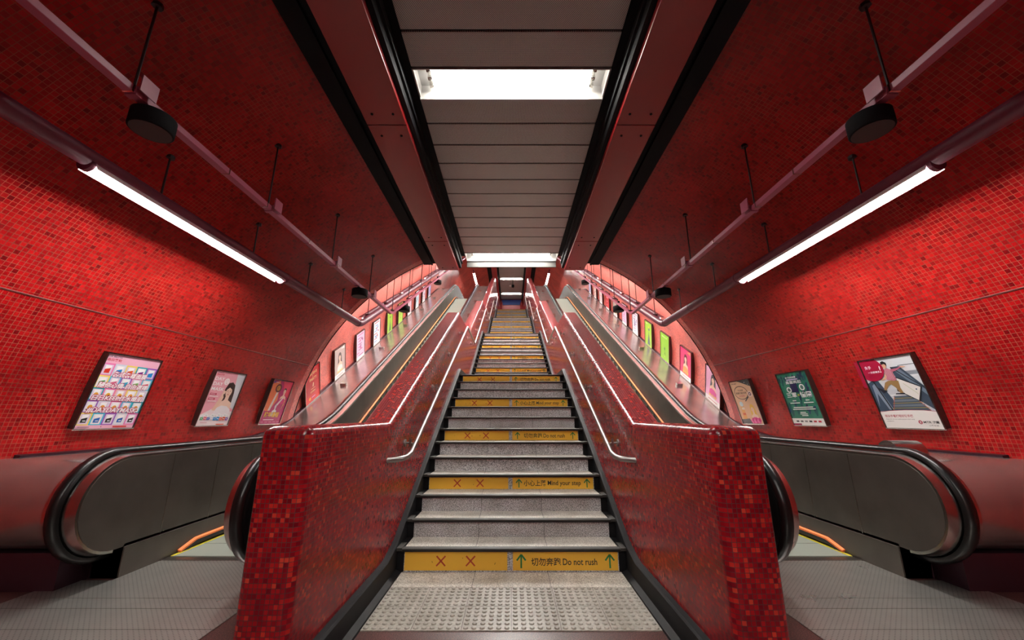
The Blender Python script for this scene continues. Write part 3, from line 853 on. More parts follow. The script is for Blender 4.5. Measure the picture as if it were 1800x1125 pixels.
for s, nm in ((-1, 'left'), (1, 'right')):
    make_pipe(s, nm)
    hall_lamp(s, 2.5, 4.95, 'lit strip lamp hanging along the %s wall' % nm)
    hall_lamp(s, 25.8, 28.1, 'small far lit strip lamp at the top of the %s escalator' % nm, z=11.15, x=2.66)
    mb = MB(); mb.tube([(s*2.66, 25.4, 11.24), (s*2.66, 36.9, 11.24)], .05, 10)
    o = mb.build('lighting_pipe', M['purple'], None, smooth=True); tag(o, 'far purple pipe carrying the %s strip lamp of the upper hall' % nm, 'pipe', 'purple lighting pipes')
    for k in range(5):
        a = 8.1+2.75*k
        tunnel_lamp(s, a, a+2.4, 'lamp tucked behind the sloping pipe on the %s, %s up the slope' % (nm, pn[k]))
def make_conduit(s, nm):
    X = 2.53; z0 = 3.38; B = 7.86
    root = empty('cable_conduit', (s*X, B, z0), 'slim mauve square conduit hanging on the %s, bending up the tunnel' % nm, 'conduit', 'mauve cable conduits')
    zz = lambda y: z0+max(0, K*(y-B))
    path = [(-6.9, z0), (B-.05, z0), (B+.03, z0+.02), (DB+.4, zz(DB+.4))]
    mb = MB(); mb.sweep(path, [(X-.032, -.025), (X-.032, .025), (X+.032, .025), (X+.032, -.025)], sx=s); mb.build('trunking', M['pink'], root, bevel=.003)
    for y in (1.2, 2.1, 3.0, 3.55, 4.4, 5.2, 6.0, 6.7):
        mb = MB(); mb.sweep([(y, z0), (y+.012, z0)], [(X-.035, -.028), (X-.035, .028), (X+.035, .028), (X+.035, -.028)], sx=s)
        mb.build('strap', M['steel'], root)
    for y in (.67, 2.17, 3.67, 5.17, 6.67):
        mb = MB(); mb.box(s*(X-.075), s*(X-.065), y-.06, y+.06, z0-.01, z0+.11); mb.box(s*(X-.07), s*(X+.05), y-.02, y+.0, z0+.03, z0+.05); mb.box(s*(X-.04), s*(X+.04), y-.045, y-.005, z0-.034, z0+.03)
        mb.build('clamp', [M['pink']], root)
    rods(root, X+.04, s, [.67, 2.17, 3.67, 5.17, 6.67], lambda y: z0+.04)
    rods(root, X+.02, s, [7.97+1.2*k for k in range(11)], lambda y: zz(y)+.03)
for s, nm in ((-1, 'left'), (1, 'right')):
    make_conduit(s, nm)
    for k, y in enumerate((2.25, 6.09, 8.75, 12.5, 16.4)):
        z0 = 3.38+max(0, K*(y-7.86)); root = None
        lab = 'black drum shaped loudspeaker under the %s conduit, %s' % (nm, ['largest, nearest the viewer', 'second from the viewer, before the tunnel', 'first inside the tunnel', 'second inside the tunnel', 'farthest up the tunnel'][k])
        root = empty('hanging_loudspeaker', (s*2.53, y, z0-.17), lab, 'loudspeaker', 'black drum loudspeakers')
        zt = z0-.045; zb = zt-.125; r = .128; cx, cy = s*2.53, y+.06
        mb = MB(); mb.tube([(cx, cy, zb), (cx, cy, zb+.006), (cx, cy, zt-.006), (cx, cy, zt)], [r-.006, r, r, r-.006], 36); mb.build('drum', M['black'], root, smooth=True, auto=50)
        mb = MB(); mb.tube([(cx, cy, zb-.001), (cx, cy, zb+.002)], r-.012, 32); mb.build('grille', mat('speaker grille', (.02, .012, .01, 1), .7), root)
        mb = MB(); mb.box(cx-.02, cx+.02, cy-.08, cy+.08, zt, zt+.02+(.03 if k < 2 else .09)); mb.build('mount', M['black'], root)
mb = MB(); mb.tube([(.12, 30.6, 12.65), (.12, 30.6, 11.95)], .02, 8)
cm = empty('security_camera', (.12, 30.6, 12.65), 'small dark camera on a pole under the far ceiling strip', 'camera')
mb.build('pole', M['black'], cm)
mb = MB(); mb.tube([(.12, 30.6, 11.95), (.12, 30.6, 11.75)], .11, 14); mb.build('camera_body', M['black'], cm)
mb = MB(); mb.tube([(-.1, 30.5, 11.9), (-.1, 30.5, 11.8)], .09, 12); mb.build('dome', M['lens'], cm)
# small junk at the far top: blue sign band and twin low balustrades
mb = MB(); mb.box(-.95, .95, 36.9, 36.97, 12.08, 12.6); sg = mb.build('direction_sign', M['blue'], None); tag(sg, 'distant blue sign band under the ceiling above the stair top', 'sign')
for s, nm in ((-1, 'left'), (1, 'right')):
    for k, (x, y) in enumerate(((.66, 27.4), (.80, 29.5), (.95, 32))):
        me_mb = MB(); me_mb.box(s*x, s*(x+.13), y, y+1.6, FT, FT+1.45+.12*k)
        o = me_mb.build('low_balustrade', M['parapet'], None, box=True, bevel=.03)
        tag(o, 'far low red balustrade beyond the stair top on the %s, %s of three' % (nm, ['front', 'middle', 'rear'][k]), 'balustrade', 'far low balustrades')

# ================================================================ POSTERS
PW, PHH = .64, .80
def frame_axes(s, D, incl):
    ph = math.asin(((1.545 if not incl else 1.13)-ZC)/R)
    n = Vector((-s*math.cos(ph), 0, -math.sin(ph)))
    t = Vector((0, 1, 0)) if not incl else Vector((0, 1, K)).normalized()
    r = t if s < 0 else -t
    n = (n-r*n.dot(r)).normalized(); u = n.cross(r).normalized()
    c = Vector((s*R*math.cos(ph), D, ZC+R*math.sin(ph)+(off(D) if incl else 0)))
    return c, r, u, n
def poster(s, D, incl, art, label, grp):
    c, r, u, n = frame_axes(s, D, incl)
    th = .075 if not incl else .09
    root = empty('advertising_poster', c, label, 'poster', grp)
    def P(x, y, z): return c+r*x+u*y+n*z
    hw, hh = PW/2, PHH/2
    mb = MB()
    def bx(x0, x1, y0, y1, z0, z1, mi=0):
        b = len(mb.v)
        for z in (z0, z1):
            for x, y in ((x0, y0), (x1, y0), (x1, y1), (x0, y1)): mb.v.append(tuple(P(x, y, z)))
        for q in ((0, 3, 2, 1), (4, 5, 6, 7), (0, 1, 5, 4), (1, 2, 6, 5), (2, 3, 7, 6), (3, 0, 4, 7)): mb.f.append(tuple(b+i for i in q)); mb.m.append(mi); mb.uv.append(None)
    f = .014
    bx(-hw, hw, -hh, -hh+f, -.04, th, 1); bx(-hw, hw, hh-f, hh, -.04, th, 0)
    bx(-hw, -hw+f, -hh+f, hh-f, -.04, th, 0); bx(hw-f, hw, -hh+f, hh-f, -.04, th, 0)
    bx(-hw+f, hw-f, -hh+f, hh-f, -.04, th-.012, 0)
    mb.build('frame', [M['frame'], M['edge']], root)
    a = Art(P(-hw+f, -hh+f, th-.0115), r, u, n); a.W = PW-2*f; a.H = PHH-2*f
    art(a); a.build('print', root)
    return root
def px(a, pts): return [(x*a.W, y*a.H) for x, y in pts]
def person_bust(a, cx, cy, s, skin, hair, top, turn=1, long=True):
    """half figure: hair, neck, shoulders, face with features; s = head height"""
    if long:
        a.poly([(cx-.55*s, cy+.3*s), (cx-.35*s, cy+.75*s), (cx+.1*s, cy+.85*s), (cx+.5*s, cy+.6*s), (cx+.68*s, cy-.1*s), (cx+.8*s, cy-1.3*s), (cx+.35*s, cy-1.5*s), (cx-.2*s, cy-.7*s), (cx-.9*s, cy-1.6*s), (cx-.7*s, cy-.6*s)], hair)
    a.poly([(cx-.9*s, cy-1.7*s), (cx-.75*s, cy-1.05*s), (cx-.2*s, cy-.75*s), (cx-.18*s, cy-.3*s), (cx+.25*s, cy-.3*s), (cx+.25*s, cy-.75*s), (cx+.8*s, cy-1.0*s), (cx+.95*s, cy-1.9*s)], skin)
    a.poly([(cx-1.0*s, cy-2.3*s), (cx-.85*s, cy-1.5*s), (cx-.3*s, cy-1.25*s), (cx+.4*s, cy-1.3*s), (cx+.95*s, cy-1.6*s), (cx+1.05*s, cy-2.3*s)], top)
    a.ell(cx, cy, .36*s, .5*s, skin, 20)
    a.poly([(cx-.38*s, cy+.1*s), (cx-.33*s, cy+.5*s), (cx, cy+.62*s), (cx+.36*s, cy+.45*s), (cx+.4*s, cy-.1*s), (cx+.3*s, cy+.18*s), (cx-.05*s, cy+.36*s), (cx-.28*s, cy+.2*s)], hair)
    for ex in (-.17, .14):
        a.ell(cx+ex*s, cy+.02*s, .065*s, .028*s, '#2a1d1a', 10); a.rect(cx+(ex-.08)*s, cy+.11*s, .16*s, .02*s, '#4a332c')
    a.poly([(cx-.03*s, cy), (cx-.06*s, cy-.15*s), (cx+.03*s, cy-.15*s)], '#d79c86')
    a.ell(cx-.01*s, cy-.27*s, .1*s, .035*s, '#b8383f', 12)
def pack(a, x, y, w_, h, c, c2='#ffffff'):
    a.rect(x, y, w_, h, c2); a.rect(x, y, w_, h*.55, c); a.rect(x+w_*.2, y+h*.75, w_*.6, h*.07, '#8a8f98'); a.rect(x+w_*.3, y+h*.2, w_*.4, h*.12, '#f4e6e0')
def art_masks(a):
    W, Hh = a.W, a.H
    a.rect(0, 0, W, Hh, '#f2b6cc')
    cols = ['#f07ab4', '#cfe2f3', '#fbe06a', '#32b4c4', '#9a62c0']
    rows = [['#f07ab4', '#cfd9ea', '#fbe06a', '#2aa9b8', '#9a5bc0'], ['#fbe06a', '#58bfe0', '#9a5bc0', '#f3a6c4', '#58bfe0'], ['#2aa9b8', '#f07ab4', '#f3b0a8', '#fbe06a', '#d9e2ee'],
            ['#9a5bc0', '#dfe3ee', '#f07ab4', '#3fc0de', '#2aa9b8'], ['#fbe06a', '#3fc0de', '#9a5bc0', '#dfe3ee', '#f07ab4']]
    pk = [['#d83a2c', '#1e86d0', '#e0612c', '#7a2f86', '#1e86d0'], ['#3fae5c', '#e07090', '#38a6c6', '#7cc06a', '#e05c60'], ['#f2b33c', '#efb23a', '#ecb040', '#f0a23c', '#efb23a'],
          ['#8a6a3c', '#28306e', '#7c5a44', '#24306e', '#94603c'], ['#1f1f22', '#1f5fb0', '#1f1f22', '#1f5fb0', '#26262a']]
    ch = .83*Hh/5; cw = W/5; k0 = a.lay
    for r_ in range(5):
        y = .045*Hh+(4-r_)*ch
        for c_ in range(5):
            x = c_*cw; a.rect(x, y, cw, ch, rows[r_][c_], 2)
            a.rect(x+cw*.12, y+ch*.08, cw*.76, ch*.8, '#f1eef2' if (r_+c_) % 2 else '#e6d3ea', 3)
            a.rect(x+cw*.25, y+ch*.2, cw*.5, ch*.62, '#ffffff', 4)
            if r_ in (2, 3): a.ell(x+cw*.5, y+ch*.42, cw*.2, ch*.2, pk[r_][c_] if r_ == 2 else '#e8a63c', 12, k=6); a.rect(x+cw*.25, y+ch*.2, cw*.5, ch*.1, pk[3][c_], 5); 
            else: a.poly([(x+cw*.27, y+ch*.2), (x+cw*.73, y+ch*.2), (x+cw*.73, y+ch*.62), (x+cw*.27, y+ch*.5)], pk[r_][c_], 5)
            if r_ == 2: a.ell(x+cw*.56, y+ch*.38, cw*.08, ch*.09, '#7a3418', 8, k=7)
            if r_ == 4: a.rect(x+cw*.42, y+ch*.3, cw*.24, ch*.08, '#e8eef2', 6)
    a.lay = 9
    a.text('DR.Morita', .02*W, .955*Hh, w_=.24*W, h=.022*Hh, c='#7a6a72'); a.text('森田藥粧', .02*W, .905*Hh, w_=.25*W, h=.038*Hh, c='#c8202c')
    for tx, x, y, ww in (('各式各樣面膜', .22, .70, .62), ('隨你心情 自由選擇', .06, .545, .88), ('日日KEEP住水嫩肌', .05, .375, .9), ('#DAYDAYMASK', .06, .21, .86)):
        a.text(tx, x*W, y*Hh, w_=ww*W, h=.075*Hh, c='#ffffff', slant=.15, outline=('#c0356a', .0055)); a.text(tx, x*W+.0022, y*Hh-.001, w_=ww*W, h=.075*Hh, c='#ffffff', slant=.15)
    a.rect(.62*W, .012*Hh, .25*W, .02*Hh, '#d43a30'); a.rect(.05*W, .015*Hh, .18*W, .012*Hh, '#a98a98'); a.ell(.42*W, .022*Hh, .008*W, .008*Hh, '#5a3a3a', 8)
def art_model(a):
    W, Hh = a.W, a.H
    a.rect(0, 0, W, Hh, '#f0a8b4'); a.poly(px(a, [(.72, 1), (1, 1), (1, .3), (.85, .35)]), '#dfe0e6'); a.poly(px(a, [(0, 0), (1, 0), (1, .26), (.3, .30), (0, .18)]), '#f6e6e8')
    a.text('DR.Morita', .05*W, .965*Hh, w_=.2*W, h=.016*Hh, c='#7a6a72'); a.text('森田藥粧', .05*W, .925*Hh, w_=.24*W, h=.03*Hh, c='#c8202c')
    for i, tx in enumerate(('DAY', 'DAY', 'MASK')): a.text(tx, .05*W, (.83-.095*i)*Hh, h=.062*Hh, w_=(.3 if i < 2 else .40)*W, c='#ffffff')
    a.ell(.45*W, .82*Hh, .085*W, .065*Hh, '#fdeff0', rot=.2)
    for dx, dy in ((-.03, .015), (.03, .02)): a.ell((.45+dx)*W, (.82+dy)*Hh, .014*W, .006*Hh, '#e79aa6', 8)
    a.ell(.45*W, .79*Hh, .02*W, .006*Hh, '#d97a88', 8)
    person_bust(a, .64*W, .64*Hh, .215*Hh, '#f3cdb9', '#3a2420', '#f6eef2')
    a.poly(px(a, [(.46, .62), (.43, .55), (.36, .40), (.30, .28), (.40, .27), (.50, .42), (.53, .52)]), '#efc3ad')      # forearm and hand to cheek
    for i in range(4): a.poly(px(a, [(.44+.02*i, .57+.01*i), (.455+.022*i, .66-.005*i), (.475+.022*i, .655-.005*i), (.465+.02*i, .56+.01*i)]), '#f3cdb9')
    for y in (.56, .47): a.rect(.07*W, y*Hh, .2*W, .032*Hh, '#c42450'); a.rect(.09*W, (y+.01)*Hh, .14*W, .01*Hh, '#ffd9e0'); a.rect(.07*W, (y-.035)*Hh, .27*W, .02*Hh, '#f8d6dc')
    cs = ['#49a86a', '#e66a80', '#2f56a8', '#e0dfe8', '#2090d0', '#2090d0', '#e0502c', '#e0562c', '#6a3a9a']
    for i, c_ in enumerate(cs):
        h = .09+.015*(i > 3)+.02*(i % 2); pack(a, (.06+.098*i)*W, (.10-.008*(i > 3))*Hh, .088*W, h*Hh, c_)
    a.rect(.6*W, .01*Hh, .26*W, .018*Hh, '#e0603a'); a.rect(.1*W, .05*Hh, .2*W, .01*Hh, '#d38a96')
def art_show(a):
    W, Hh = a.W, a.H
    a.rect(0, 0, W, Hh, '#b02060'); a.poly(px(a, [(0, .3), (0, .9), (.35, 1), (.5, .55), (.25, .28)]), '#e8784a'); a.poly(px(a, [(.5, 1), (1, 1), (1, .6), (.7, .7)]), '#e2405a')
    a.poly(px(a, [(.2, .3), (.3, .3), (.42, .74), (.34, .74)]), '#e9ddd6')
    a.ell(.36*W, .82*Hh, .15*W, .1*Hh, '#5a1c1c'); a.ell(.36*W, .82*Hh, .085*W, .06*Hh, '#c08a3c'); a.text('豬', .31*W, .79*Hh, h=.05*Hh, c='#5a1c1c')
    person_bust(a, .72*W, .76*Hh, .13*Hh, '#f0c8ae', '#2c1a1e', '#d02c70', long=False)
    person_bust(a, .52*W, .40*Hh, .10*Hh, '#e6e2e4', '#7c6c72', '#c9c2c8', long=False)
    a.poly(px(a, [(.5, .44), (.72, .62), (.76, .60), (.58, .42)]), '#e8d8dc')
    a.line(px(a, [(.82, .35), (.9, .6)]), .008, '#f0c040'); a.text('賀', .85*W, .5*Hh, h=.04*Hh, c='#f4c040'); a.text('年', .84*W, .42*Hh, h=.04*Hh, c='#f4c040')
    a.text('豬年運程', .1*W, .15*Hh, w_=.7*W, h=.12*Hh, c='#f6c22e', slant=.1, outline=('#6a1030', .003))
    a.rect(.14*W, .085*Hh, .5*W, .018*Hh, '#f2d0d8'); 
    for i in range(5): a.rect((.05+.19*i)*W, .035*Hh, .13*W, .01*Hh, '#e6a8bc')
    a.ell(.08*W, .95*Hh, .03*W, .02*Hh, '#3b59b0'); a.rect(.14*W, .94*Hh, .14*W, .018*Hh, '#f0c0c8')
def art_escalator(a):
    W, Hh = a.W, a.H
    a.rect(0, 0, W, Hh, '#c9ced6'); a.rect(0, .55*Hh, W, .45*Hh, '#cfd4da')
    a.poly(px(a, [(0, .55), (1, .72), (1, 1), (0, 1)]), '#d9dde2'); a.rect(0, .73*Hh, W, .05*Hh, '#8d959e'); a.rect(.0, .78*Hh, W, .006*Hh, '#aab0b8')
    a.poly(px(a, [(.55, .86), (.72, .86), (1, .55), (1, .24), (.62, .50)]), '#3c4a5a'); a.poly(px(a, [(.58, .83), (.7, .83), (1, .50), (1, .42)]), '#6d7f90')
    a.line(px(a, [(.56, .86), (1, .53)]), .010, '#14181f'); a.line(px(a, [(.70, .87), (1, .87)]), .006, '#2c343c')
    a.poly(px(a, [(0, .24), (0, .66), (.12, .70), (.22, .68), (.42, .26), (.42, .24)]), '#3b4c60'); a.poly(px(a, [(.03, .3), (.06, .62), (.14, .66), (.28, .26), (.2, .26), (.1, .5)]), '#8899ac')
    a.line(px(a, [(.12, .68), (.26, .24)]), .016, '#141a22')
    a.poly(px(a, [(.27, .24), (.40, .45), (.72, .45), (.92, .24)]), '#4c5a68')
    for t in (0, .33, .66): y = .24+.21*t; a.line(px(a, [(.27+.13*t, y+.04), (.92-.2*t, y+.04)]), .004, '#b9a83c'); a.line(px(a, [(.30+.13*t, y+.075), (.86-.2*t, y+.075)]), .02, '#6c7a88')
    a.line(px(a, [(.27, .24), (.40, .45)]), .005, '#c0542c'); a.line(px(a, [(.92, .24), (.72, .45)]), .005, '#c0542c')
    a.rect(.33*W, .455*Hh, .45*W, .02*Hh, '#e6e9ec')
    # large phone-shaped panel held behind the man
    a.poly(px(a, [(.55, .73), (.95, .56), (.82, .36), (.50, .52)]), '#1a2028'); a.poly(px(a, [(.56, .71), (.92, .555), (.80, .38), (.52, .53)]), '#e4e2dc')
    a.line(px(a, [(.57, .70), (.53, .54)]), .018, '#27408c'); a.line(px(a, [(.66, .62), (.80, .50), (.84, .46)]), .005, '#b8c49a'); a.ell(.84*W, .53*Hh, .014*W, .009*Hh, '#28486c', 8)
    # man stepping off balance
    a.poly(px(a, [(.40, .67), (.53, .68), (.60, .66), (.58, .56), (.60, .49), (.54, .49), (.50, .57), (.44, .62), (.38, .60), (.30, .535), (.26, .55), (.34, .65)]), '#9c7c50')
    a.poly(px(a, [(.26, .55), (.33, .53), (.24, .50), (.15, .57), (.17, .585)]), '#1f2430'); a.poly(px(a, [(.53, .49), (.61, .49), (.63, .465), (.44, .475), (.46, .49)]), '#1f2430')
    a.poly(px(a, [(.42, .84), (.50, .85), (.56, .82), (.58, .68), (.52, .665), (.40, .69), (.41, .76)]), '#c07486')
    for i in range(5): a.line(px(a, [(.415+.03*i, .69), (.44+.022*i, .84)]), .0025, '#e8c2c8')
    a.poly(px(a, [(.54, .83), (.66, .835), (.76, .86), (.76, .845), (.66, .81), (.56, .79)]), '#b5687c'); a.poly(px(a, [(.74, .862), (.82, .85), (.83, .84), (.75, .84)]), '#dfb08e')
    a.poly(px(a, [(.41, .78), (.37, .72), (.30, .70), (.30, .685), (.39, .695), (.43, .74)]), '#dfb08e')
    a.ell(.46*W, .895*Hh, .042*W, .042*Hh, '#e0b596'); a.poly(px(a, [(.41, .91), (.42, .95), (.47, .96), (.52, .93), (.51, .88), (.48, .915)]), '#17181c'); a.poly(px(a, [(.415, .90), (.40, .885), (.42, .88)]), '#e0b596')
    a.rect(.425*W, .90*Hh, .012*W, .004*Hh, '#201818'); a.rect(.42*W, .868*Hh, .02*W, .005*Hh, '#a84844')
    a.ell(.17*W, .86*Hh, .26*W, .175*Hh, '#a8143c', 32)
    a.poly(px(a, [(-.0, .6), (.0, 1.0), (-.11, 1.0), (-.11, .6)]), '#a8143c')
    a.text('失手', .07*W, .865*Hh, h=.05*Hh, c='#ffffff'); a.text('一次都嫌多', .10*W, .80*Hh, w_=.24*W, h=.032*Hh, c='#ffffff'); a.text('!', .345*W, .80*Hh, h=.10*Hh, w_=.022*W, c='#ffffff', slant=.1)
    a.poly(px(a, [(0, 0), (1, 0), (1, .225), (.8, .245), (.5, .25), (.2, .245), (0, .225)]), '#f4f2ee'); a.line(px(a, [(0, .23), (.2, .247), (.5, .253), (.8, .247), (1, .228)]), .004, '#a8143c')
    a.text('搭扶手電梯唔好玩手機', .06*W, .15*Hh, w_=.52*W, h=.04*Hh, c='#b01c3c'); a.text('Please do not use mobile phones when using', .06*W, .115*Hh, w_=.52*W, h=.016*Hh, c='#4a4a4a'); a.text('escalators', .06*W, .09*Hh, w_=.13*W, h=.014*Hh, c='#4a4a4a')
    a.ell(.66*W, .085*Hh, .034*W, .027*Hh, '#b01c3c'); a.line(px(a, [(.64, .07), (.68, .10)]), .003, '#ffffff'); a.line(px(a, [(.64, .10), (.68, .07)]), .003, '#ffffff'); a.line(px(a, [(.66, .065), (.66, .105)]), .003, '#ffffff')
    a.text('MTR', .71*W, .072*Hh, w_=.13*W, h=.028*Hh, c='#2a2a2a'); a.text('港鐵', .86*W, .068*Hh, w_=.1*W, h=.034*Hh, c='#2a2a2a'); a.text('心繫生活', .78*W, .035*Hh, w_=.15*W, h=.015*Hh, c='#666666')
def art_match(a):
    W, Hh = a.W, a.H; q = random.Random(3)
    a.rect(0, 0, W, Hh, '#2c7a62')
    for i in range(34):
        x = q.uniform(0, .92); y = q.uniform(.15, .9); c_ = q.choice(['#1c3a56', '#182c4a', '#3a9474', '#1f5a58', '#22406a'])
        a.poly(px(a, [(x, y), (min(1, x+.05), y+.02), (min(1, x+.09), min(1, y+.12)), (min(1, x+.06), min(1, y+.14)), (x, min(1, y+.09))]), c_)
    for i in range(9): x = .05+.1*i; a.ell(x*W, (.9+.03*(i % 2))*Hh, .03*W, .03*Hh, '#1c3350', 10); a.line(px(a, [(x, .9), (x, .83)]), .02, '#1c3350')
    a.rect(.35*W, .63*Hh, .22*W, .17*Hh, '#24204e')
    a.text('香港超級聯賽', .28*W, .895*Hh, w_=.36*W, h=.035*Hh, c='#ffffff'); a.rect(.3*W, .86*Hh, .38*W, .022*Hh, '#d8c8ea'); a.text('風雲再起', .24*W, .79*Hh, w_=.52*W, h=.06*Hh, c='#ffffff')
    a.ell(.27*W, .68*Hh, .08*W, .055*Hh, '#eef2ee'); a.ell(.27*W, .68*Hh, .05*W, .035*Hh, '#4a6a62'); a.ell(.72*W, .71*Hh, .085*W, .06*Hh, '#eef2ee'); a.ell(.72*W, .71*Hh, .05*W, .04*Hh, '#5a7a70')
    a.text('三軍', .12*W, .53*Hh, w_=.34*W, h=.09*Hh, c='#ffffff'); a.text('VS', .48*W, .55*Hh, w_=.08*W, h=.04*Hh, c='#e8e02c'); a.text('愉園', .58*W, .52*Hh, w_=.36*W, h=.11*Hh, c='#ffffff')
    for x, y, w_ in ((.25, .46, .12), (.68, .46, .12), (.14, .415, .33), (.6, .415, .3), (.2, .33, .62), (.16, .295, .72), (.36, .235, .18), (.34, .205, .24), (.38, .175, .2)): a.rect(x*W, y*Hh, w_*W, .017*Hh, '#dfeee6')
    a.rect(0, 0, W, .13*Hh, '#f2f2ee'); a.rect(0, 0, .26*W, .035*Hh, '#8c1c48')
    for i, c_ in enumerate(('#3a3a3a', '#5a5a5a', '#8a8a8a', '#2a2a2a', '#c02030', '#c02030')): a.rect((.12+.14*i)*W, .06*Hh, .09*W, .03*Hh, c_); 
def art_cosmetic(a):
    W, Hh = a.W, a.H
    a.rect(0, 0, W, Hh, '#e6b894'); a.poly(px(a, [(.4, 1), (1, 1), (1, .84)]), '#191a1a'); a.ell(.75*W, .95*Hh, .012*W, .008*Hh, '#ffffff', 6); a.ell(.88*W, .9*Hh, .01*W, .007*Hh, '#ffffff', 6)
    a.text('專業 醫美', .08*W, .93*Hh, w_=.25*W, h=.025*Hh, c='#2c2420')
    a.ell(.42*W, .72*Hh, .34*W, .16*Hh, '#201c1c', 32); a.ell(.42*W, .72*Hh, .315*W, .145*Hh, '#e6b894', 32)
    a.text('不以為意', .30*W, .76*Hh, w_=.26*W, h=.04*Hh, c='#201c1c'); a.text('眼睛可能生病', .16*W, .69*Hh, w_=.52*W, h=.05*Hh, c='#201c1c'); a.text('及早發現', .28*W, .63*Hh, w_=.28*W, h=.03*Hh, c='#c8205a')
    a.line(px(a, [(.5, .52), (.72, .62)]), .02, '#201c1c'); a.ell(.83*W, .68*Hh, .11*W, .07*Hh, '#f0d4c8'); a.ell(.83*W, .68*Hh, .06*W, .04*Hh, '#5c2430'); a.ell(.83*W, .68*Hh, .025*W, .02*Hh, '#f4f0f0')
    person_bust(a, .70*W, .33*Hh, .14*Hh, '#f6d2bc', '#e9b84a', '#e04a90')
    for i in range(6): a.ell((.5+.075*i)*W, (.06+.03*(i % 2))*Hh, .06*W, .05*Hh, '#d02c78' if i % 2 else '#f080b0', 10)
    a.poly(px(a, [(.12, .10), (.32, .10), (.30, .44), (.18, .44)]), '#e8a860'); a.ell(.25*W, .46*Hh, .09*W, .06*Hh, '#e4eef0'); a.rect(.2*W, .33*Hh, .14*W, .05*Hh, '#f2e2d2'); a.rect(.17*W, .2*Hh, .14*W, .05*Hh, '#d2603c')
    a.poly(px(a, [(0, 0), (.5, 0), (.42, .12), (0, .1)]), '#3a3a3c')
def art_sushi(a):
    W, Hh = a.W, a.H
    a.rect(0, 0, W, Hh, '#b8141c'); a.rect(0, 0, W, .22*Hh, '#c8201c')
    for i, tx in enumerate(('SUSHI', 'PARTY')): a.text(tx, .3*W, (.78-.17*i)*Hh, w_=.5*W, h=.085*Hh, c='#f0d890')
    a.text('&', .5*W, .72*Hh, h=.035*Hh, c='#f0d890'); a.line(px(a, [(.52, .42), (.56, .53)]), .03, '#f6e2b0'); a.rect(.38*W, .36*Hh, .3*W, .012*Hh, '#f0d890'); a.text('OPEN', .34*W, .26*Hh, w_=.34*W, h=.045*Hh, c='#f0d890')
    a.ell(.3*W, .11*Hh, .07*W, .045*Hh, '#f0a82c'); a.rect(.42*W, .10*Hh, .25*W, .03*Hh, '#e8a0d0')
def generic(bg, c1, c2, seed, figure=None):
    def f(a):
        W, Hh = a.W, a.H; q = random.Random(seed)
        a.rect(0, 0, W, Hh, bg)
        if figure == 'golf':
            a.text('環保生活', .15*W, .84*Hh, w_=.6*W, h=.06*Hh, c='#eef6c8')
            a.ell(.5*W, .45*Hh, .05*W, .05*Hh, c1); a.line(px(a, [(.5, .42), (.52, .3), (.44, .2)]), .02, c1); a.line(px(a, [(.52, .3), (.6, .2)]), .02, c1); a.line(px(a, [(.5, .38), (.36, .44)]), .014, c1); a.ell(.48*W, .13*Hh, .03*W, .012*Hh, c2)
        elif figure == 'tower':
            a.poly(px(a, [(.35, .05), (.75, .05), (.62, .45), (.58, .66), (.52, .45)]), c1); a.ell(.58*W, .72*Hh, .12*W, .08*Hh, c2); a.ell(.55*W, .78*Hh, .07*W, .05*Hh, '#d8c83c'); a.rect(.1*W, .9*Hh, .3*W, .03*Hh, '#eef6c8')
        elif figure == 'bust':
            person_bust(a, .5*W, .66*Hh, .2*Hh, '#f0c8b0', c1, c2); a.rect(0, 0, W, .14*Hh, '#f4f0ee'); a.text('新登場', .25*W, .16*Hh, w_=.5*W, h=.08*Hh, c='#f6d23c'); a.rect(.2*W, .05*Hh, .6*W, .02*Hh, '#b03048')
            a.poly(px(a, [(.6, .92), (.95, .88), (.9, .98)]), c2)
        else:
            for i in range(7): y = .12+.11*i; a.rect(q.uniform(.08, .3)*W, y*Hh, q.uniform(.25, .55)*W, .035*Hh, c1 if i % 2 else c2)
            for i in range(6): a.ell(q.uniform(.2, .8)*W, q.uniform(.3, .75)*Hh, .07*W, .05*Hh, q.choice([c1, c2]))
            a.rect(0, 0, W, .1*Hh, '#f2f0ee')
            a.rect(.15*W, .9*Hh, .7*W, .04*Hh, c1)
    return f
HG = 'posters on the lower hall walls'; LG = 'posters up the left tunnel wall'; RG = 'posters up the right tunnel wall'
poster(-1, 4.26, False, art_masks, 'framed pink poster with a grid of colourful face mask packs and #DAYDAYMASK', HG)
poster(-1, 5.77, False, art_model, 'framed pink poster of a long-haired woman with DAY DAY MASK writing', HG)
poster(-1, 7.13, False, art_show, 'framed magenta and orange poster with a performer and gold writing', HG)
poster(1, 4.30, False, art_escalator, 'framed poster of a man stumbling on an escalator with red circle and white footer', HG)
poster(1, 5.79, False, art_match, 'framed dark green football match poster with white writing', HG)
poster(1, 7.14, False, art_cosmetic, 'framed beige poster with a magnifying ring and blonde drawn woman in pink', HG)
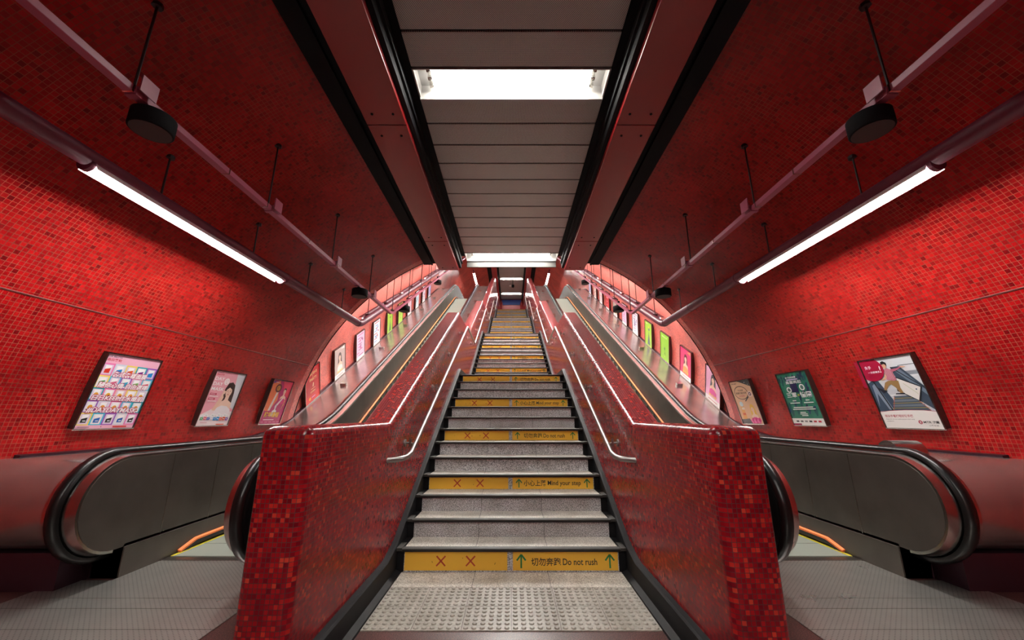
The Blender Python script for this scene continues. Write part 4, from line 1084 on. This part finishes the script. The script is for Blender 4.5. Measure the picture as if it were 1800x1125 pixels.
L = [(art_sushi, 'red poster with gold SUSHI PARTY writing, lowest on the left tunnel wall'),
     (generic('#b9aaa4', '#4a3c3c', '#efe6e2', 1, 'bust'), 'grey brown portrait poster just above the red sushi poster'),
     (generic('#eec6dc', '#c86a9c', '#9a5a8c', 2), 'pale pink poster, third up the left tunnel wall under the pipe bend'),
     (generic('#e6eaf0', '#c04a52', '#5a8ac0', 3), 'white poster with red and blue marks, fourth up the left tunnel wall'),
     (generic('#9ccc3c', '#3c5a34', '#5c7c4c', 4, 'tower'), 'green poster with a grey shape, lower of two green ones on the left'),
     (generic('#a2d048', '#5a8a30', '#f4f0c0', 5, 'golf'), 'plain green poster, upper of two green ones on the left'),
     (generic('#efd2dc', '#c890a8', '#d8a8b8', 6), 'pinkish white poster above the two green ones on the left'),
     (generic('#dfeaf0', '#3c9cb8', '#5ab0c8', 7), 'white poster with a teal top, on the left tunnel wall'),
     (generic('#e8e6ee', '#b06a7c', '#7c8ab8', 8), 'whitish poster with grey marks, second from the top on the left'),
     (generic('#c8c4ea', '#5c5cc0', '#8c84d0', 9), 'lavender poster with blue marks, topmost on the left tunnel wall')]
R_ = [(generic('#f0b4d4', '#2a2030', '#e0509c', 11, 'bust'), 'pink and white poster with a drawn figure, lowest on the right tunnel wall'),
      (generic('#e0386c', '#6a1830', '#f0a060', 12, 'bust'), 'hot pink poster with gold writing, second up the right tunnel wall'),
      (generic('#8cc434', '#3c6a2c', '#e8e8a0', 13, 'golf'), 'green poster with a small running figure, lower of two green ones on the right'),
      (generic('#9ccc3c', '#3a5060', '#50707c', 14, 'tower'), 'green poster with a dark tower shape, upper of two green ones on the right'),
      (generic('#e8e6ec', '#9c6a8c', '#8894b4', 15), 'white poster with grey print, next above the green pair on the right'),
      (generic('#f0c4dc', '#d070a8', '#e89cc0', 16), 'pink poster, second above the green pair on the right'),
      (generic('#b0aaa0', '#3c3a3c', '#d4ccc0', 17, 'bust'), 'grey poster partly behind a loudspeaker on the right'),
      (generic('#d02c34', '#f0c8c8', '#8c1420', 18), 'bright red poster high on the right tunnel wall'),
      (generic('#f0dcdc', '#d08c8c', '#e0a8a0', 19), 'pinkish white poster just above the bright red one'),
      (generic('#ecd8d0', '#b87c6c', '#d0a090', 20), 'cream poster, second above the bright red one'),
      (generic('#c4c8e8', '#6c74b8', '#8c94cc', 21), 'pale blue poster, topmost on the right tunnel wall')]
for k, (f, lb) in enumerate(L): poster(-1, 8.43+1.205*k, True, f, lb, LG)
for k, (f, lb) in enumerate(R_): poster(1, 8.33+1.175*k, True, f, lb, RG)
